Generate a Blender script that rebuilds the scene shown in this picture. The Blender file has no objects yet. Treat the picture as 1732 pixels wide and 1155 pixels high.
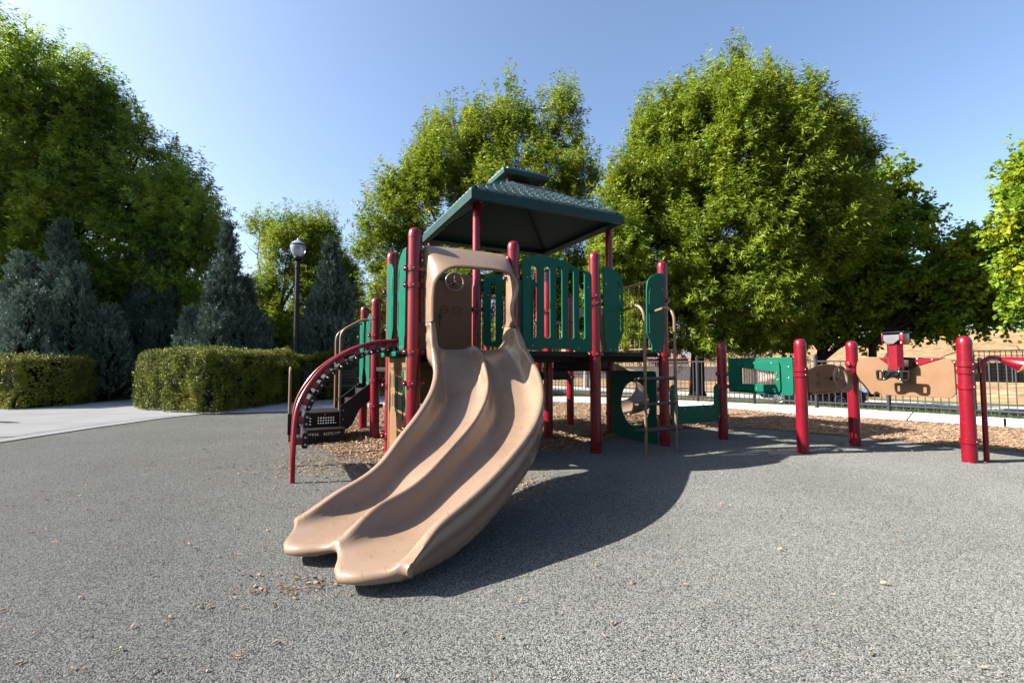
import bpy, bmesh, math, random
import numpy as np
from mathutils import Vector, Matrix
random.seed(7); rng = np.random.default_rng(7)
C = bpy.context.scene.collection
R = math.radians
# ------------------------------------------------------------------ camera, world, sun, exposure
cd = bpy.data.cameras.new('camera'); cam = bpy.data.objects.new('camera', cd); C.objects.link(cam)
cam.location = (0, 0, 1.0233); cam.rotation_euler = (math.pi/2+0.0498, 0, 0)
cd.sensor_width = 36; cd.lens = 36*763.25/1732; cd.clip_start = .05; cd.clip_end = 3000
bpy.context.scene.camera = cam
W = bpy.data.worlds.new('World'); bpy.context.scene.world = W; W.use_nodes = True
nt = W.node_tree; bg = nt.nodes['Background']
sky = nt.nodes.new('ShaderNodeTexSky'); sky.sky_type = 'NISHITA'; sky.sun_disc = False
SUN = Vector((-1, -.12, .68)).normalized()
sky.sun_elevation = math.asin(SUN.z); sky.sun_rotation = math.atan2(SUN.x, SUN.y)
sky.air_density = 1.0; sky.dust_density = 2.6; sky.ozone_density = 2.6; sky.altitude = 0
nt.links.new(sky.outputs[0], bg.inputs[0]); bg.inputs[1].default_value = .057
sd = bpy.data.lights.new('sun', 'SUN'); sd.energy = 5; sd.angle = R(.5); sd.color = (1, .93, .83)
so = bpy.data.objects.new('sun', sd); C.objects.link(so); so.rotation_euler = SUN.to_track_quat('Z', 'Y').to_euler()
vs = bpy.context.scene.view_settings; vs.view_transform = 'Standard'; vs.look = 'None'; vs.gamma = 1; vs.exposure = 2.35
# ------------------------------------------------------------------ helpers
def tag(o, label=None, cat=None, group=None, kind=None):
    if label: o['label'] = label
    if cat: o['category'] = cat
    if group: o['group'] = group
    if kind: o['kind'] = kind
    return o
def link(name, me, parent=None):
    o = bpy.data.objects.new(name, me); C.objects.link(o)
    if parent: o.parent = parent
    return o
def empty(name, loc=(0, 0, 0), rz=0):
    o = bpy.data.objects.new(name, None); C.objects.link(o); o.location = loc; o.rotation_euler = (0, 0, rz); o.empty_display_size = .2
    return o
class MB:
    def __init__(s): s.v = []; s.f = []; s.m = []; s.cm = 0
    def add(s, vs, fs):
        b = len(s.v); s.v += [tuple(v) for v in vs]; s.f += [tuple(b+i for i in f) for f in fs]; s.m += [s.cm]*len(fs); return s
    def box(s, x0, x1, y0, y1, z0, z1, M=None):
        vs = [(x, y, z) for z in (z0, z1) for y in (y0, y1) for x in (x0, x1)]
        if M: vs = [M @ Vector(v) for v in vs]
        return s.add(vs, [(0, 2, 3, 1), (4, 5, 7, 6), (0, 1, 5, 4), (2, 6, 7, 3), (0, 4, 6, 2), (1, 3, 7, 5)])
    def rbox(s, x0, x1, y0, y1, z0, z1, b=.005, M=None):
        bm = bmesh.new(); bmesh.ops.create_cube(bm, size=1)
        for v in bm.verts: v.co = Vector(((x0+x1)/2+v.co.x*(x1-x0), (y0+y1)/2+v.co.y*(y1-y0), (z0+z1)/2+v.co.z*(z1-z0)))
        bmesh.ops.bevel(bm, geom=bm.edges[:], offset=b, segments=2, profile=.5, affect='EDGES')
        if M: bm.transform(M)
        bm.verts.index_update(); s.add([v.co[:] for v in bm.verts], [[v.index for v in f.verts] for f in bm.faces]); bm.free(); return s
    def tube(s, pts, r, n=14, caps=True, closed=False, dome=False):
        pts = [Vector(p) for p in pts]; N = len(pts)
        rs = r if isinstance(r, (list, tuple)) else [r]*N
        vs = []; up = None
        for i, p in enumerate(pts):
            a = pts[(i-1) % N] if (closed or i > 0) else p; c = pts[(i+1) % N] if (closed or i < N-1) else p
            t = (c-a).normalized()
            if up is None: up = Vector((0, 0, 1)) if abs(t.z) < .9 else Vector((1, 0, 0))
            x = t.cross(up)
            if x.length < 1e-4: x = t.orthogonal()
            x.normalize(); up = x.cross(t).normalized()
            for k in range(n):
                an = 2*math.pi*k/n; vs.append(p+(x*math.cos(an)+up*math.sin(an))*rs[i])
        fs = []
        M = N if closed else N-1
        for i in range(M):
            for k in range(n):
                a = i*n+k; b = i*n+(k+1) % n; c = ((i+1) % N)*n+(k+1) % n; d = ((i+1) % N)*n+k; fs.append((a, b, c, d))
        if caps and not closed: fs += [tuple(range(n-1, -1, -1)), tuple((N-1)*n+k for k in range(n))]
        return s.add(vs, fs)
    def cyl(s, p0, p1, r, r2=None, n=16): return s.tube([p0, p1], [r, r if r2 is None else r2], n)
    def lathe(s, prof, c=(0, 0, 0), n=24, M=None):
        vs = []; fs = []
        for (r, z) in prof:
            for k in range(n):
                a = 2*math.pi*k/n; v = Vector((c[0]+r*math.cos(a), c[1]+r*math.sin(a), c[2]+z)); vs.append(M @ v if M else v)
        for i in range(len(prof)-1):
            for k in range(n): fs.append((i*n+k, i*n+(k+1) % n, (i+1)*n+(k+1) % n, (i+1)*n+k))
        if prof[0][0] > 1e-5: fs.append(tuple(range(n-1, -1, -1)))
        if prof[-1][0] > 1e-5: fs.append(tuple((len(prof)-1)*n+k for k in range(n)))
        return s.add(vs, fs)
    def bolt(s, c, d, r=.0085):
        d = Vector(d).normalized(); M = Matrix.Translation(c) @ d.to_track_quat('Z', 'Y').to_matrix().to_4x4()
        return s.lathe([(r, 0), (r, r*.25), (r*.75, r*.6), (.0001, r*.8)], (0, 0, 0), 8, M)
    def build(s, name, mats, parent=None, smooth=35):
        me = bpy.data.meshes.new(name); me.from_pydata(s.v, [], s.f)
        mats = mats if isinstance(mats, (list, tuple)) else [mats]
        for m in mats: me.materials.append(m)
        if len(mats) > 1: me.polygons.foreach_set('material_index', s.m)
        if smooth:
            me.polygons.foreach_set('use_smooth', [True]*len(me.polygons)); me.set_sharp_from_angle(angle=R(smooth))
        me.update(); return link(name, me, parent)
def merge(o, mb, m):
    bm = bmesh.new(); bm.from_mesh(o.data); k = len(bm.faces); me2 = bpy.data.meshes.new('x'); me2.from_pydata(mb.v, [], mb.f); bm.from_mesh(me2); bm.faces.ensure_lookup_table()
    o.data.materials.append(m); mi = len(o.data.materials)-1
    for f in bm.faces[k:]: f.material_index = mi; f.smooth = True
    bm.to_mesh(o.data); bm.free(); bpy.data.meshes.remove(me2); o.data.set_sharp_from_angle(angle=R(40))
def rpoly(pts, r=.03, n=5):
    out = []; N = len(pts)
    for i, p in enumerate(pts):
        rr = p[2] if len(p) > 2 else r
        P = Vector(p[:2]); A = Vector(pts[i-1][:2]); B = Vector(pts[(i+1) % N][:2])
        a = (A-P); b = (B-P); k = min(rr, a.length*.45, b.length*.45)
        if k < 1e-4: out.append(P); continue
        s = P+a.normalized()*k; e = P+b.normalized()*k
        for j in range(n+1):
            t = j/n; out.append(s*(1-t)**2+P*2*t*(1-t)+e*t*t)
    return [(q.x, q.y) for q in out]
def ell(cx, cz, rx, rz, n=40): return [(cx+rx*math.cos(2*math.pi*k/n), cz+rz*math.sin(2*math.pi*k/n)) for k in range(n)]
def slot(cx, z0, z1, w):
    r = w/2; return [(cx+r*math.cos(a), z1-r+r*math.sin(a)) for a in [math.pi*k/8 for k in range(9)]]+[(cx-r*math.cos(a), z0+r-r*math.sin(a)) for a in [math.pi*k/8 for k in range(9)]]
def curve2mesh(cu):
    o = bpy.data.objects.new('tmp', cu); C.objects.link(o); bpy.context.view_layer.update()
    dg = bpy.context.evaluated_depsgraph_get(); me = bpy.data.meshes.new_from_object(o.evaluated_get(dg))
    bpy.data.objects.remove(o); bpy.data.curves.remove(cu); return me
def panel(name, axis, val, outer, holes=(), th=.02, mat=None, parent=None, bev=.004, bolts=(), bdir=-1, boltmat=None):
    """flat board in the plane a=val ('a') or b=val ('b'); outline in (along, z)"""
    cu = bpy.data.curves.new('c', 'CURVE'); cu.dimensions = '2D'; cu.fill_mode = 'BOTH'
    cu.extrude = th/2-bev; cu.bevel_depth = bev; cu.bevel_resolution = 2; cu.offset = -bev
    for pts in [outer]+list(holes):
        s = cu.splines.new('POLY'); s.points.add(len(pts)-1); s.use_cyclic_u = True
        for k, p in enumerate(pts): s.points[k].co = (p[0], p[1], 0, 1)
    me = curve2mesh(cu); M = Matrix(((1, 0, 0, 0), (0, 0, -1, 0), (0, 1, 0, 0), (0, 0, 0, 1)))
    if axis == 'a': M = Matrix(((0, 0, 1, 0), (1, 0, 0, 0), (0, 1, 0, 0), (0, 0, 0, 1)))
    me.transform(M); me.transform(Matrix.Translation((val, 0, 0) if axis == 'a' else (0, val, 0)))
    me.materials.clear(); me.materials.append(mat)
    me.polygons.foreach_set('use_smooth', [True]*len(me.polygons)); me.set_sharp_from_angle(angle=R(40)); me.name = name
    o = link(name, me, parent)
    if bolts:
        b = MB(); e = bdir*(th/2+.0005)
        for (p, z) in bolts: b.bolt((val+e, p, z) if axis == 'a' else (p, val+e, z), (bdir, 0, 0) if axis == 'a' else (0, bdir, 0))
        merge(o, b, boltmat)
    return o
def text(name, body, size, M, mat, parent, ext=.001):
    cu = bpy.data.curves.new('t', 'FONT'); cu.body = body; cu.size = size; cu.extrude = ext; cu.align_x = 'CENTER'
    me = curve2mesh(cu); me.transform(M); me.materials.clear(); me.materials.append(mat); me.name = name
    return link(name, me, parent)
# ------------------------------------------------------------------ materials
KA = .28
def mat(name, col, rough=.5, spec=.5, coat=0, metal=0, var=.08, vscale=8, bump=0, bscale=60, trans=0, dirt=0):
    if not metal: col = tuple(c*KA for c in col)
    m = bpy.data.materials.new(name); m.use_nodes = True; t = m.node_tree; b = t.nodes['Principled BSDF']; L = t.links.new
    b.inputs['Roughness'].default_value = rough; b.inputs['Metallic'].default_value = metal
    b.inputs['Specular IOR Level'].default_value = spec*(.5 if not metal else 1); b.inputs['Coat Weight'].default_value = coat; b.inputs['Coat Roughness'].default_value = .15
    co = t.nodes.new('ShaderNodeTexCoord'); nz = t.nodes.new('ShaderNodeTexNoise'); nz.inputs['Scale'].default_value = vscale; nz.inputs['Detail'].default_value = 6
    L(co.outputs['Object'], nz.inputs['Vector'])
    rp = t.nodes.new('ShaderNodeValToRGB'); rp.color_ramp.elements[0].position = .3; rp.color_ramp.elements[1].position = .7
    rp.color_ramp.elements[0].color = (*[c*(1-var) for c in col], 1); rp.color_ramp.elements[1].color = (*[min(1, c*(1+var)) for c in col], 1)
    L(nz.outputs['Fac'], rp.inputs['Fac']); last = rp.outputs['Color']
    if dirt:
        n2 = t.nodes.new('ShaderNodeTexNoise'); n2.inputs['Scale'].default_value = 45; n2.inputs['Detail'].default_value = 8; n2.inputs['Roughness'].default_value = .7
        L(co.outputs['Object'], n2.inputs['Vector']); r2 = t.nodes.new('ShaderNodeValToRGB'); r2.color_ramp.elements[0].position = .56; r2.color_ramp.elements[1].position = .72
        mx = t.nodes.new('ShaderNodeMix'); mx.data_type = 'RGBA'; L(n2.outputs['Fac'], r2.inputs['Fac'])
        ml = t.nodes.new('ShaderNodeMath'); ml.operation = 'MULTIPLY'; ml.inputs[1].default_value = dirt; L(r2.outputs['Color'], ml.inputs[0]); L(ml.outputs[0], mx.inputs[0])
        L(last, mx.inputs[6]); mx.inputs[7].default_value = (.15, .13, .11, 1); last = mx.outputs[2]
        mr = t.nodes.new('ShaderNodeMapRange'); L(nz.outputs['Fac'], mr.inputs[0]); mr.inputs[3].default_value = rough*.8; mr.inputs[4].default_value = min(1, rough*1.25); L(mr.outputs[0], b.inputs['Roughness'])
    L(last, b.inputs['Base Color'])
    if bump:
        n3 = t.nodes.new('ShaderNodeTexNoise'); n3.inputs['Scale'].default_value = bscale; n3.inputs['Detail'].default_value = 5; L(co.outputs['Object'], n3.inputs['Vector'])
        bp = t.nodes.new('ShaderNodeBump'); bp.inputs['Strength'].default_value = bump; bp.inputs['Distance'].default_value = .01; L(n3.outputs['Fac'], bp.inputs['Height']); L(bp.outputs[0], b.inputs['Normal'])
    return m
M_red = mat('red_powdercoat', (.37, .008, .03), .28, .5, .25, var=.12, vscale=5, bump=.04, bscale=90, dirt=.10)
M_green = mat('green_board', (.001, .21, .13), .45, .25, 0, var=.06, bump=.03, bscale=140, dirt=.06)
M_teal = mat('teal_roof_plastic', (.009, .082, .078), .5, .4, var=.15, vscale=3, bump=.05, dirt=.25)
M_shingle = mat('grey_green_shingle', (.27, .42, .44), .6, .3, var=.25, vscale=4, bump=.08, dirt=.35)
M_tan = mat('tan_board', (.42, .235, .125), .45, .4, var=.06, bump=.03, bscale=120, dirt=.07)
M_tanpipe = mat('tan_pipe', (.40, .26, .17), .35, .5, .1, var=.08, dirt=.08)
M_black = mat('black_plastic', (.012, .011, .012), .5, .2, var=.2)
M_deck = mat('dark_coated_steel', (.022, .015, .016), .55, .4, var=.3, vscale=12, bump=.15, bscale=200, dirt=.06)
M_pod = mat('black_rubber_step', (.03, .029, .031), .55, .3, var=.3, vscale=20, dirt=.12)
M_bolt = mat('bolt_steel', (.30, .30, .31), .42, .5, metal=.9, var=.1)
M_line = mat('dark_print', (.012, .01, .009), .5)
M_fence = mat('dark_grey_iron', (.10, .10, .115), .5, .4, var=.15)
M_lamp = mat('black_lamp_iron', (.006, .007, .009), .4, .5)
M_bark = mat('bark', (.07, .05, .038), .9, .2, var=.45, vscale=14, bump=.9, bscale=30)
M_white = mat('pale_bark', (.42, .39, .34), .8, .2, var=.25, vscale=14)
M_stucco = mat('pale_stucco', (.55, .50, .47), .9, .2, var=.05, bump=.3, bscale=80)
M_pink = mat('pink_stucco', (.42, .25, .21), .9, .2, var=.08)
M_tile = mat('red_tile', (.28, .10, .07), .8, .2, var=.25, vscale=10)
M_glassd = mat('dark_window', (.02, .025, .03), .08, .5)
M_car = mat('black_car_paint', (.006, .007, .012), .2, .5, .6)
M_tyre = mat('tyre', (.012, .012, .012), .8, .3)
M_rim = mat('alloy_rim', (.22, .24, .28), .4, .5, metal=.7)
M_straw = mat('litter_blue', (.01, .22, .45), .4)
M_foam = mat('cream_disc', (.5, .36, .22), .5, var=.1, dirt=.2)
M_mirror = mat('steel_mirror', (.24, .25, .28), .45, metal=0, var=.1)
def slide_mat():
    m = mat('tan_slide_plastic', (.54, .375, .265), .27, .6, .1, var=.06, vscale=3)
    t = m.node_tree; L = t.links.new; b = t.nodes['Principled BSDF']; co = [n for n in t.nodes if n.type == 'TEX_COORD'][0]
    src = b.inputs['Base Color'].links[0].from_socket
    # scuff marks: stretched noise
    mp = t.nodes.new('ShaderNodeMapping'); mp.inputs['Scale'].default_value = (70, 9, 20); mp.inputs['Rotation'].default_value = (0, 0, .5); L(co.outputs['Object'], mp.inputs[0])
    nz = t.nodes.new('ShaderNodeTexNoise'); nz.inputs['Scale'].default_value = 1; nz.inputs['Detail'].default_value = 3; nz.inputs['Roughness'].default_value = .6; L(mp.outputs[0], nz.inputs['Vector'])
    r = t.nodes.new('ShaderNodeValToRGB'); r.color_ramp.elements[0].position = .625; r.color_ramp.elements[1].position = .70; r.color_ramp.elements[1].color = (.45, .45, .45, 1); L(nz.outputs['Fac'], r.inputs[0])
    mx = t.nodes.new('ShaderNodeMix'); mx.data_type = 'RGBA'; L(r.outputs[0], mx.inputs[0]); L(src, mx.inputs[6]); mx.inputs[7].default_value = (.05, .032, .025, 1)
    n2 = t.nodes.new('ShaderNodeTexNoise'); n2.inputs['Scale'].default_value = 160; n2.inputs['Detail'].default_value = 2; L(co.outputs['Object'], n2.inputs['Vector'])
    r2 = t.nodes.new('ShaderNodeValToRGB'); r2.color_ramp.elements[0].position = .70; r2.color_ramp.elements[1].position = .76; r2.color_ramp.elements[1].color = (.4, .4, .4, 1); L(n2.outputs['Fac'], r2.inputs[0])
    m2 = t.nodes.new('ShaderNodeMix'); m2.data_type = 'RGBA'; L(r2.outputs[0], m2.inputs[0]); L(mx.outputs[2], m2.inputs[6]); m2.inputs[7].default_value = (.08, .055, .04, 1)
    L(m2.outputs[2], b.inputs['Base Color'])
    n4 = t.nodes.new('ShaderNodeTexNoise'); n4.inputs['Scale'].default_value = 6; n4.inputs['Detail'].default_value = 8; L(co.outputs['Object'], n4.inputs['Vector'])
    mr = t.nodes.new('ShaderNodeMapRange'); L(n4.outputs['Fac'], mr.inputs[0]); mr.inputs[1].default_value = .3; mr.inputs[2].default_value = .7; mr.inputs[3].default_value = .18; mr.inputs[4].default_value = .38; L(mr.outputs[0], b.inputs['Roughness'])
    bp = t.nodes.new('ShaderNodeBump'); bp.inputs['Strength'].default_value = .03; bp.inputs['Distance'].default_value = .01; L(n4.outputs['Fac'], bp.inputs['Height']); L(bp.outputs[0], b.inputs['Normal'])
    return m
M_slide = slide_mat()
def cells(name, scale, stops, rough=.9, bump=.6, stretch=(1, 1, 1), blot=.15, bscale=1.3, dist=.004, rnd=1.0, tint=None):
    m = bpy.data.materials.new(name); m.use_nodes = True; t = m.node_tree; b = t.nodes['Principled BSDF']; L = t.links.new
    b.inputs['Roughness'].default_value = rough; b.inputs['Specular IOR Level'].default_value = .15
    if 'Diffuse Roughness' in b.inputs: b.inputs['Diffuse Roughness'].default_value = 1
    co = t.nodes.new('ShaderNodeTexCoord'); mp = t.nodes.new('ShaderNodeMapping'); mp.inputs['Scale'].default_value = stretch; L(co.outputs['Object'], mp.inputs[0])
    nd = t.nodes.new('ShaderNodeTexNoise'); nd.inputs['Scale'].default_value = scale*.35; L(mp.outputs[0], nd.inputs['Vector'])
    ad = t.nodes.new('ShaderNodeMix'); ad.data_type = 'VECTOR'; ad.inputs[0].default_value = .012*120/scale; L(mp.outputs[0], ad.inputs[4]); L(nd.outputs['Color'], ad.inputs[5])
    v = t.nodes.new('ShaderNodeTexVoronoi'); v.inputs['Scale'].default_value = scale; v.inputs['Randomness'].default_value = rnd; L(ad.outputs[1], v.inputs['Vector'])
    sp = t.nodes.new('ShaderNodeSeparateColor'); L(v.outputs['Color'], sp.inputs[0])
    r = t.nodes.new('ShaderNodeValToRGB'); r.color_ramp.interpolation = 'LINEAR'
    while len(r.color_ramp.elements) < len(stops): r.color_ramp.elements.new(.5)
    for e, (p, c) in zip(r.color_ramp.elements, stops): e.position = p; e.color = (*[q*KA*1.08 for q in c], 1)
    L(sp.outputs[0], r.inputs[0])
    nb = t.nodes.new('ShaderNodeTexNoise'); nb.inputs['Scale'].default_value = bscale; nb.inputs['Detail'].default_value = 7; nb.inputs['Roughness'].default_value = .6; L(co.outputs['Object'], nb.inputs['Vector'])
    mr = t.nodes.new('ShaderNodeMapRange'); L(nb.outputs['Fac'], mr.inputs[0]); mr.inputs[1].default_value = .3; mr.inputs[2].default_value = .7; mr.inputs[3].default_value = 1-blot; mr.inputs[4].default_value = 1+blot
    sc = t.nodes.new('ShaderNodeVectorMath'); sc.operation = 'SCALE'; L(r.outputs[0], sc.inputs[0]); L(mr.outputs[0], sc.inputs['Scale'])
    L(sc.outputs[0], b.inputs['Base Color'])
    bp = t.nodes.new('ShaderNodeBump'); bp.inputs['Strength'].default_value = bump; bp.inputs['Distance'].default_value = dist; L(v.outputs['Distance'], bp.inputs['Height']); bp.invert = True; L(bp.outputs[0], b.inputs['Normal'])
    return m
M_rubber = cells('rubber_crumb', 235, [(0, (.03, .042, .045)), (.22, (.10, .125, .127)), (.42, (.31, .33, .315)), (.75, (.54, .555, .53)), (1, (.80, .80, .76))], .85, 1, blot=.13, bscale=.9, dist=.009)
M_mulch = cells('wood_chip_bed', 38, [(0, (.10, .055, .03)), (.25, (.38, .21, .115)), (.6, (.64, .42, .26)), (1, (.82, .60, .42))], .9, 1, (1, 1.9, 1), .2, dist=.03)
M_conc = cells('concrete', 220, [(0, (.68, .69, .70)), (.5, (.81, .815, .82)), (1, (.88, .885, .89))], .85, .2, blot=.12, bscale=1.1)
M_joint = mat('joint', (.05, .05, .05), .9)
M_asph = cells('asphalt', 120, [(0, (.05, .05, .055)), (1, (.12, .12, .13))], .9, .3)
M_dry = cells('dry_grass', 3, [(0, (.27, .17, .085)), (.5, (.42, .28, .15)), (1, (.55, .39, .22))], .95, .8, (.5, 1.6, 1), .2, bscale=.06, dist=.3)
M_lawn = cells('grass_soil', 60, [(0, (.03, .055, .012)), (1, (.10, .16, .03))], .95, .5, blot=.3)
M_block = cells('block_wall', 9, [(0, (.13, .11, .115)), (1, (.20, .17, .175))], .9, .6, (1, 1, 1.6), .12, rnd=.4)
def leafmat(name, c1, c2, c3, trans=.35, tcol=None, scale=.9, rough=.45, fine=14):
    m = bpy.data.materials.new(name); m.use_nodes = True; t = m.node_tree; b = t.nodes['Principled BSDF']; L = t.links.new
    b.inputs['Roughness'].default_value = rough; b.inputs['Specular IOR Level'].default_value = .12
    co = t.nodes.new('ShaderNodeTexCoord'); n1 = t.nodes.new('ShaderNodeTexNoise'); n1.inputs['Scale'].default_value = scale; n1.inputs['Detail'].default_value = 2; L(co.outputs['Object'], n1.inputs['Vector'])
    n2 = t.nodes.new('ShaderNodeTexNoise'); n2.inputs['Scale'].default_value = fine; L(co.outputs['Object'], n2.inputs['Vector'])
    a = t.nodes.new('ShaderNodeMath'); a.operation = 'ADD'; L(n1.outputs['Fac'], a.inputs[0]); L(n2.outputs['Fac'], a.inputs[1])
    r = t.nodes.new('ShaderNodeValToRGB'); e = r.color_ramp.elements; e.new(.5)
    h = t.nodes.new('ShaderNodeMath'); h.operation = 'MULTIPLY'; h.inputs[1].default_value = .5; L(a.outputs[0], h.inputs[0]); L(h.outputs[0], r.inputs[0])
    for k, (p, c) in enumerate(((.38, c1), (.5, c2), (.62, c3))): e[k].position = p; e[k].color = (*[q*.55 for q in c], 1)
    L(r.outputs[0], b.inputs['Base Color'])
    tr = t.nodes.new('ShaderNodeBsdfTranslucent'); mx = t.nodes.new('ShaderNodeMixShader'); mx.inputs[0].default_value = trans
    g = t.nodes.new('ShaderNodeMix'); g.data_type = 'RGBA'; g.blend_type = 'MULTIPLY'; g.inputs[0].default_value = 1; L(r.outputs[0], g.inputs[6]); g.inputs[7].default_value = (*(tcol or (1.5, 1.35, .5)), 1)
    L(g.outputs[2], tr.inputs[0]); L(b.outputs[0], mx.inputs[1]); L(tr.outputs[0], mx.inputs[2]); L(mx.outputs[0], t.nodes['Material Output'].inputs[0])
    return m
L_ash = leafmat('ash_leaf', (.085, .15, .016), (.18, .275, .025), (.33, .40, .04), .32)
L_ashd = leafmat('ash_leaf_deep', (.09, .20, .045), (.20, .35, .055), (.37, .49, .07), .45)
L_yel = leafmat('yellow_green_leaf', (.10, .18, .02), (.17, .27, .025), (.30, .36, .035), .4)
L_map = leafmat('maple_leaf', (.08, .18, .02), (.18, .31, .025), (.45, .50, .035), .42)
L_jun = leafmat('juniper', (.055, .095, .075), (.115, .185, .145), (.25, .34, .28), .1, (1, 1, 1), 1.5, .6)
L_hed = leafmat('hedge_leaf', (.085, .12, .018), (.175, .21, .028), (.34, .35, .05), .05, None, 2, .5, 20)
L_grass = leafmat('grass_blade', (.04, .09, .012), (.08, .15, .02), (.14, .2, .03), .3, None, 2)
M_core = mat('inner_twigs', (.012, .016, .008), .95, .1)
# ------------------------------------------------------------------ numpy foliage
def quadmesh(name, V, matr, parent, loc=None):
    """V: (N,4,3) quads"""
    N = len(V); me = bpy.data.meshes.new(name); me.vertices.add(4*N); me.loops.add(4*N); me.polygons.add(N)
    me.vertices.foreach_set('co', V.reshape(-1).astype(np.float32)); me.loops.foreach_set('vertex_index', np.arange(4*N, dtype=np.int32))
    me.polygons.foreach_set('loop_start', np.arange(0, 4*N, 4, dtype=np.int32)); me.polygons.foreach_set('loop_total', np.full(N, 4, dtype=np.int32))
    me.materials.append(matr); me.update(calc_edges=True); me.validate()
    return link(name, me, parent)
def nrm(a): return a/(np.linalg.norm(a, axis=-1, keepdims=True)+1e-9)
def leaves(P, D, L, Wd, fold=.0):
    """rhombic leaves: base P, direction D (unit), length L, half width Wd"""
    N = len(P); rnd = nrm(rng.normal(size=(N, 3))); S = nrm(np.cross(D, rnd)); Nn = np.cross(S, D)
    L = np.asarray(L).reshape(-1, 1) if np.ndim(L) else L; Wd = np.asarray(Wd).reshape(-1, 1) if np.ndim(Wd) else Wd
    mid = P+D*L*.42
    return np.stack([P, mid+S*Wd+Nn*L*fold, P+D*L, mid-S*Wd+Nn*L*fold], 1)
class Noise:
    def __init__(s, k=24, f=1.0): s.K = rng.normal(size=(k, 3))*f; s.p = rng.uniform(0, 6.28, k)
    def __call__(s, P): return np.cos(P@s.K.T+s.p).sum(1)/math.sqrt(len(s.p)/2)
def sprays(base, D, Ls, n, leafL, leafW, droop=.25, spread=1.0, rad=.0):
    S = len(base); t = rng.uniform(.05, 1, (S, n, 1)); ls = np.asarray(Ls).reshape(S, 1, 1)
    Dd = D[:, None, :]; rd = rng.normal(size=(S, n, 3)); rd = nrm(rd-(rd*Dd).sum(-1, keepdims=True)*Dd)
    p = base[:, None, :]+Dd*t*ls+rd*rad*rng.uniform(0, 1, (S, n, 1))*(1.1-t*.7); p[..., 2] -= (t[..., 0]**2)*ls[..., 0]*droop*.4
    d = nrm(Dd*.55+rd*spread+np.array([0, 0, -droop]))
    d = d.reshape(-1, 3); p = p.reshape(-1, 3); N = len(p)
    return leaves(p, d, leafL*rng.uniform(.6, 1.25, N), leafW*rng.uniform(.7, 1.2, N), .06)
def blobpts(blobs, n, lo=.45):
    c = np.array([b[:3] for b in blobs]); r = np.array([b[3] for b in blobs]); w = r**2.2*np.array([b[4] if len(b) > 4 else 1 for b in blobs]); k = rng.choice(len(r), n, p=w/w.sum())
    u = nrm(rng.normal(size=(n, 3))); q = lo+(1-lo)*rng.uniform(0, 1, n)**.6
    zs = np.array([b[4] if len(b) > 4 else .95 for b in blobs]); P = c[k]+u*(r[k]*q)[:, None]*np.stack([np.ones(n), np.ones(n), zs[k]], 1); return P, u, k
def pxw(x, y, Z): return ((x-866)/763.25*Z, Z, 1.0233+(615.5-y)/763.25*Z)
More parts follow.
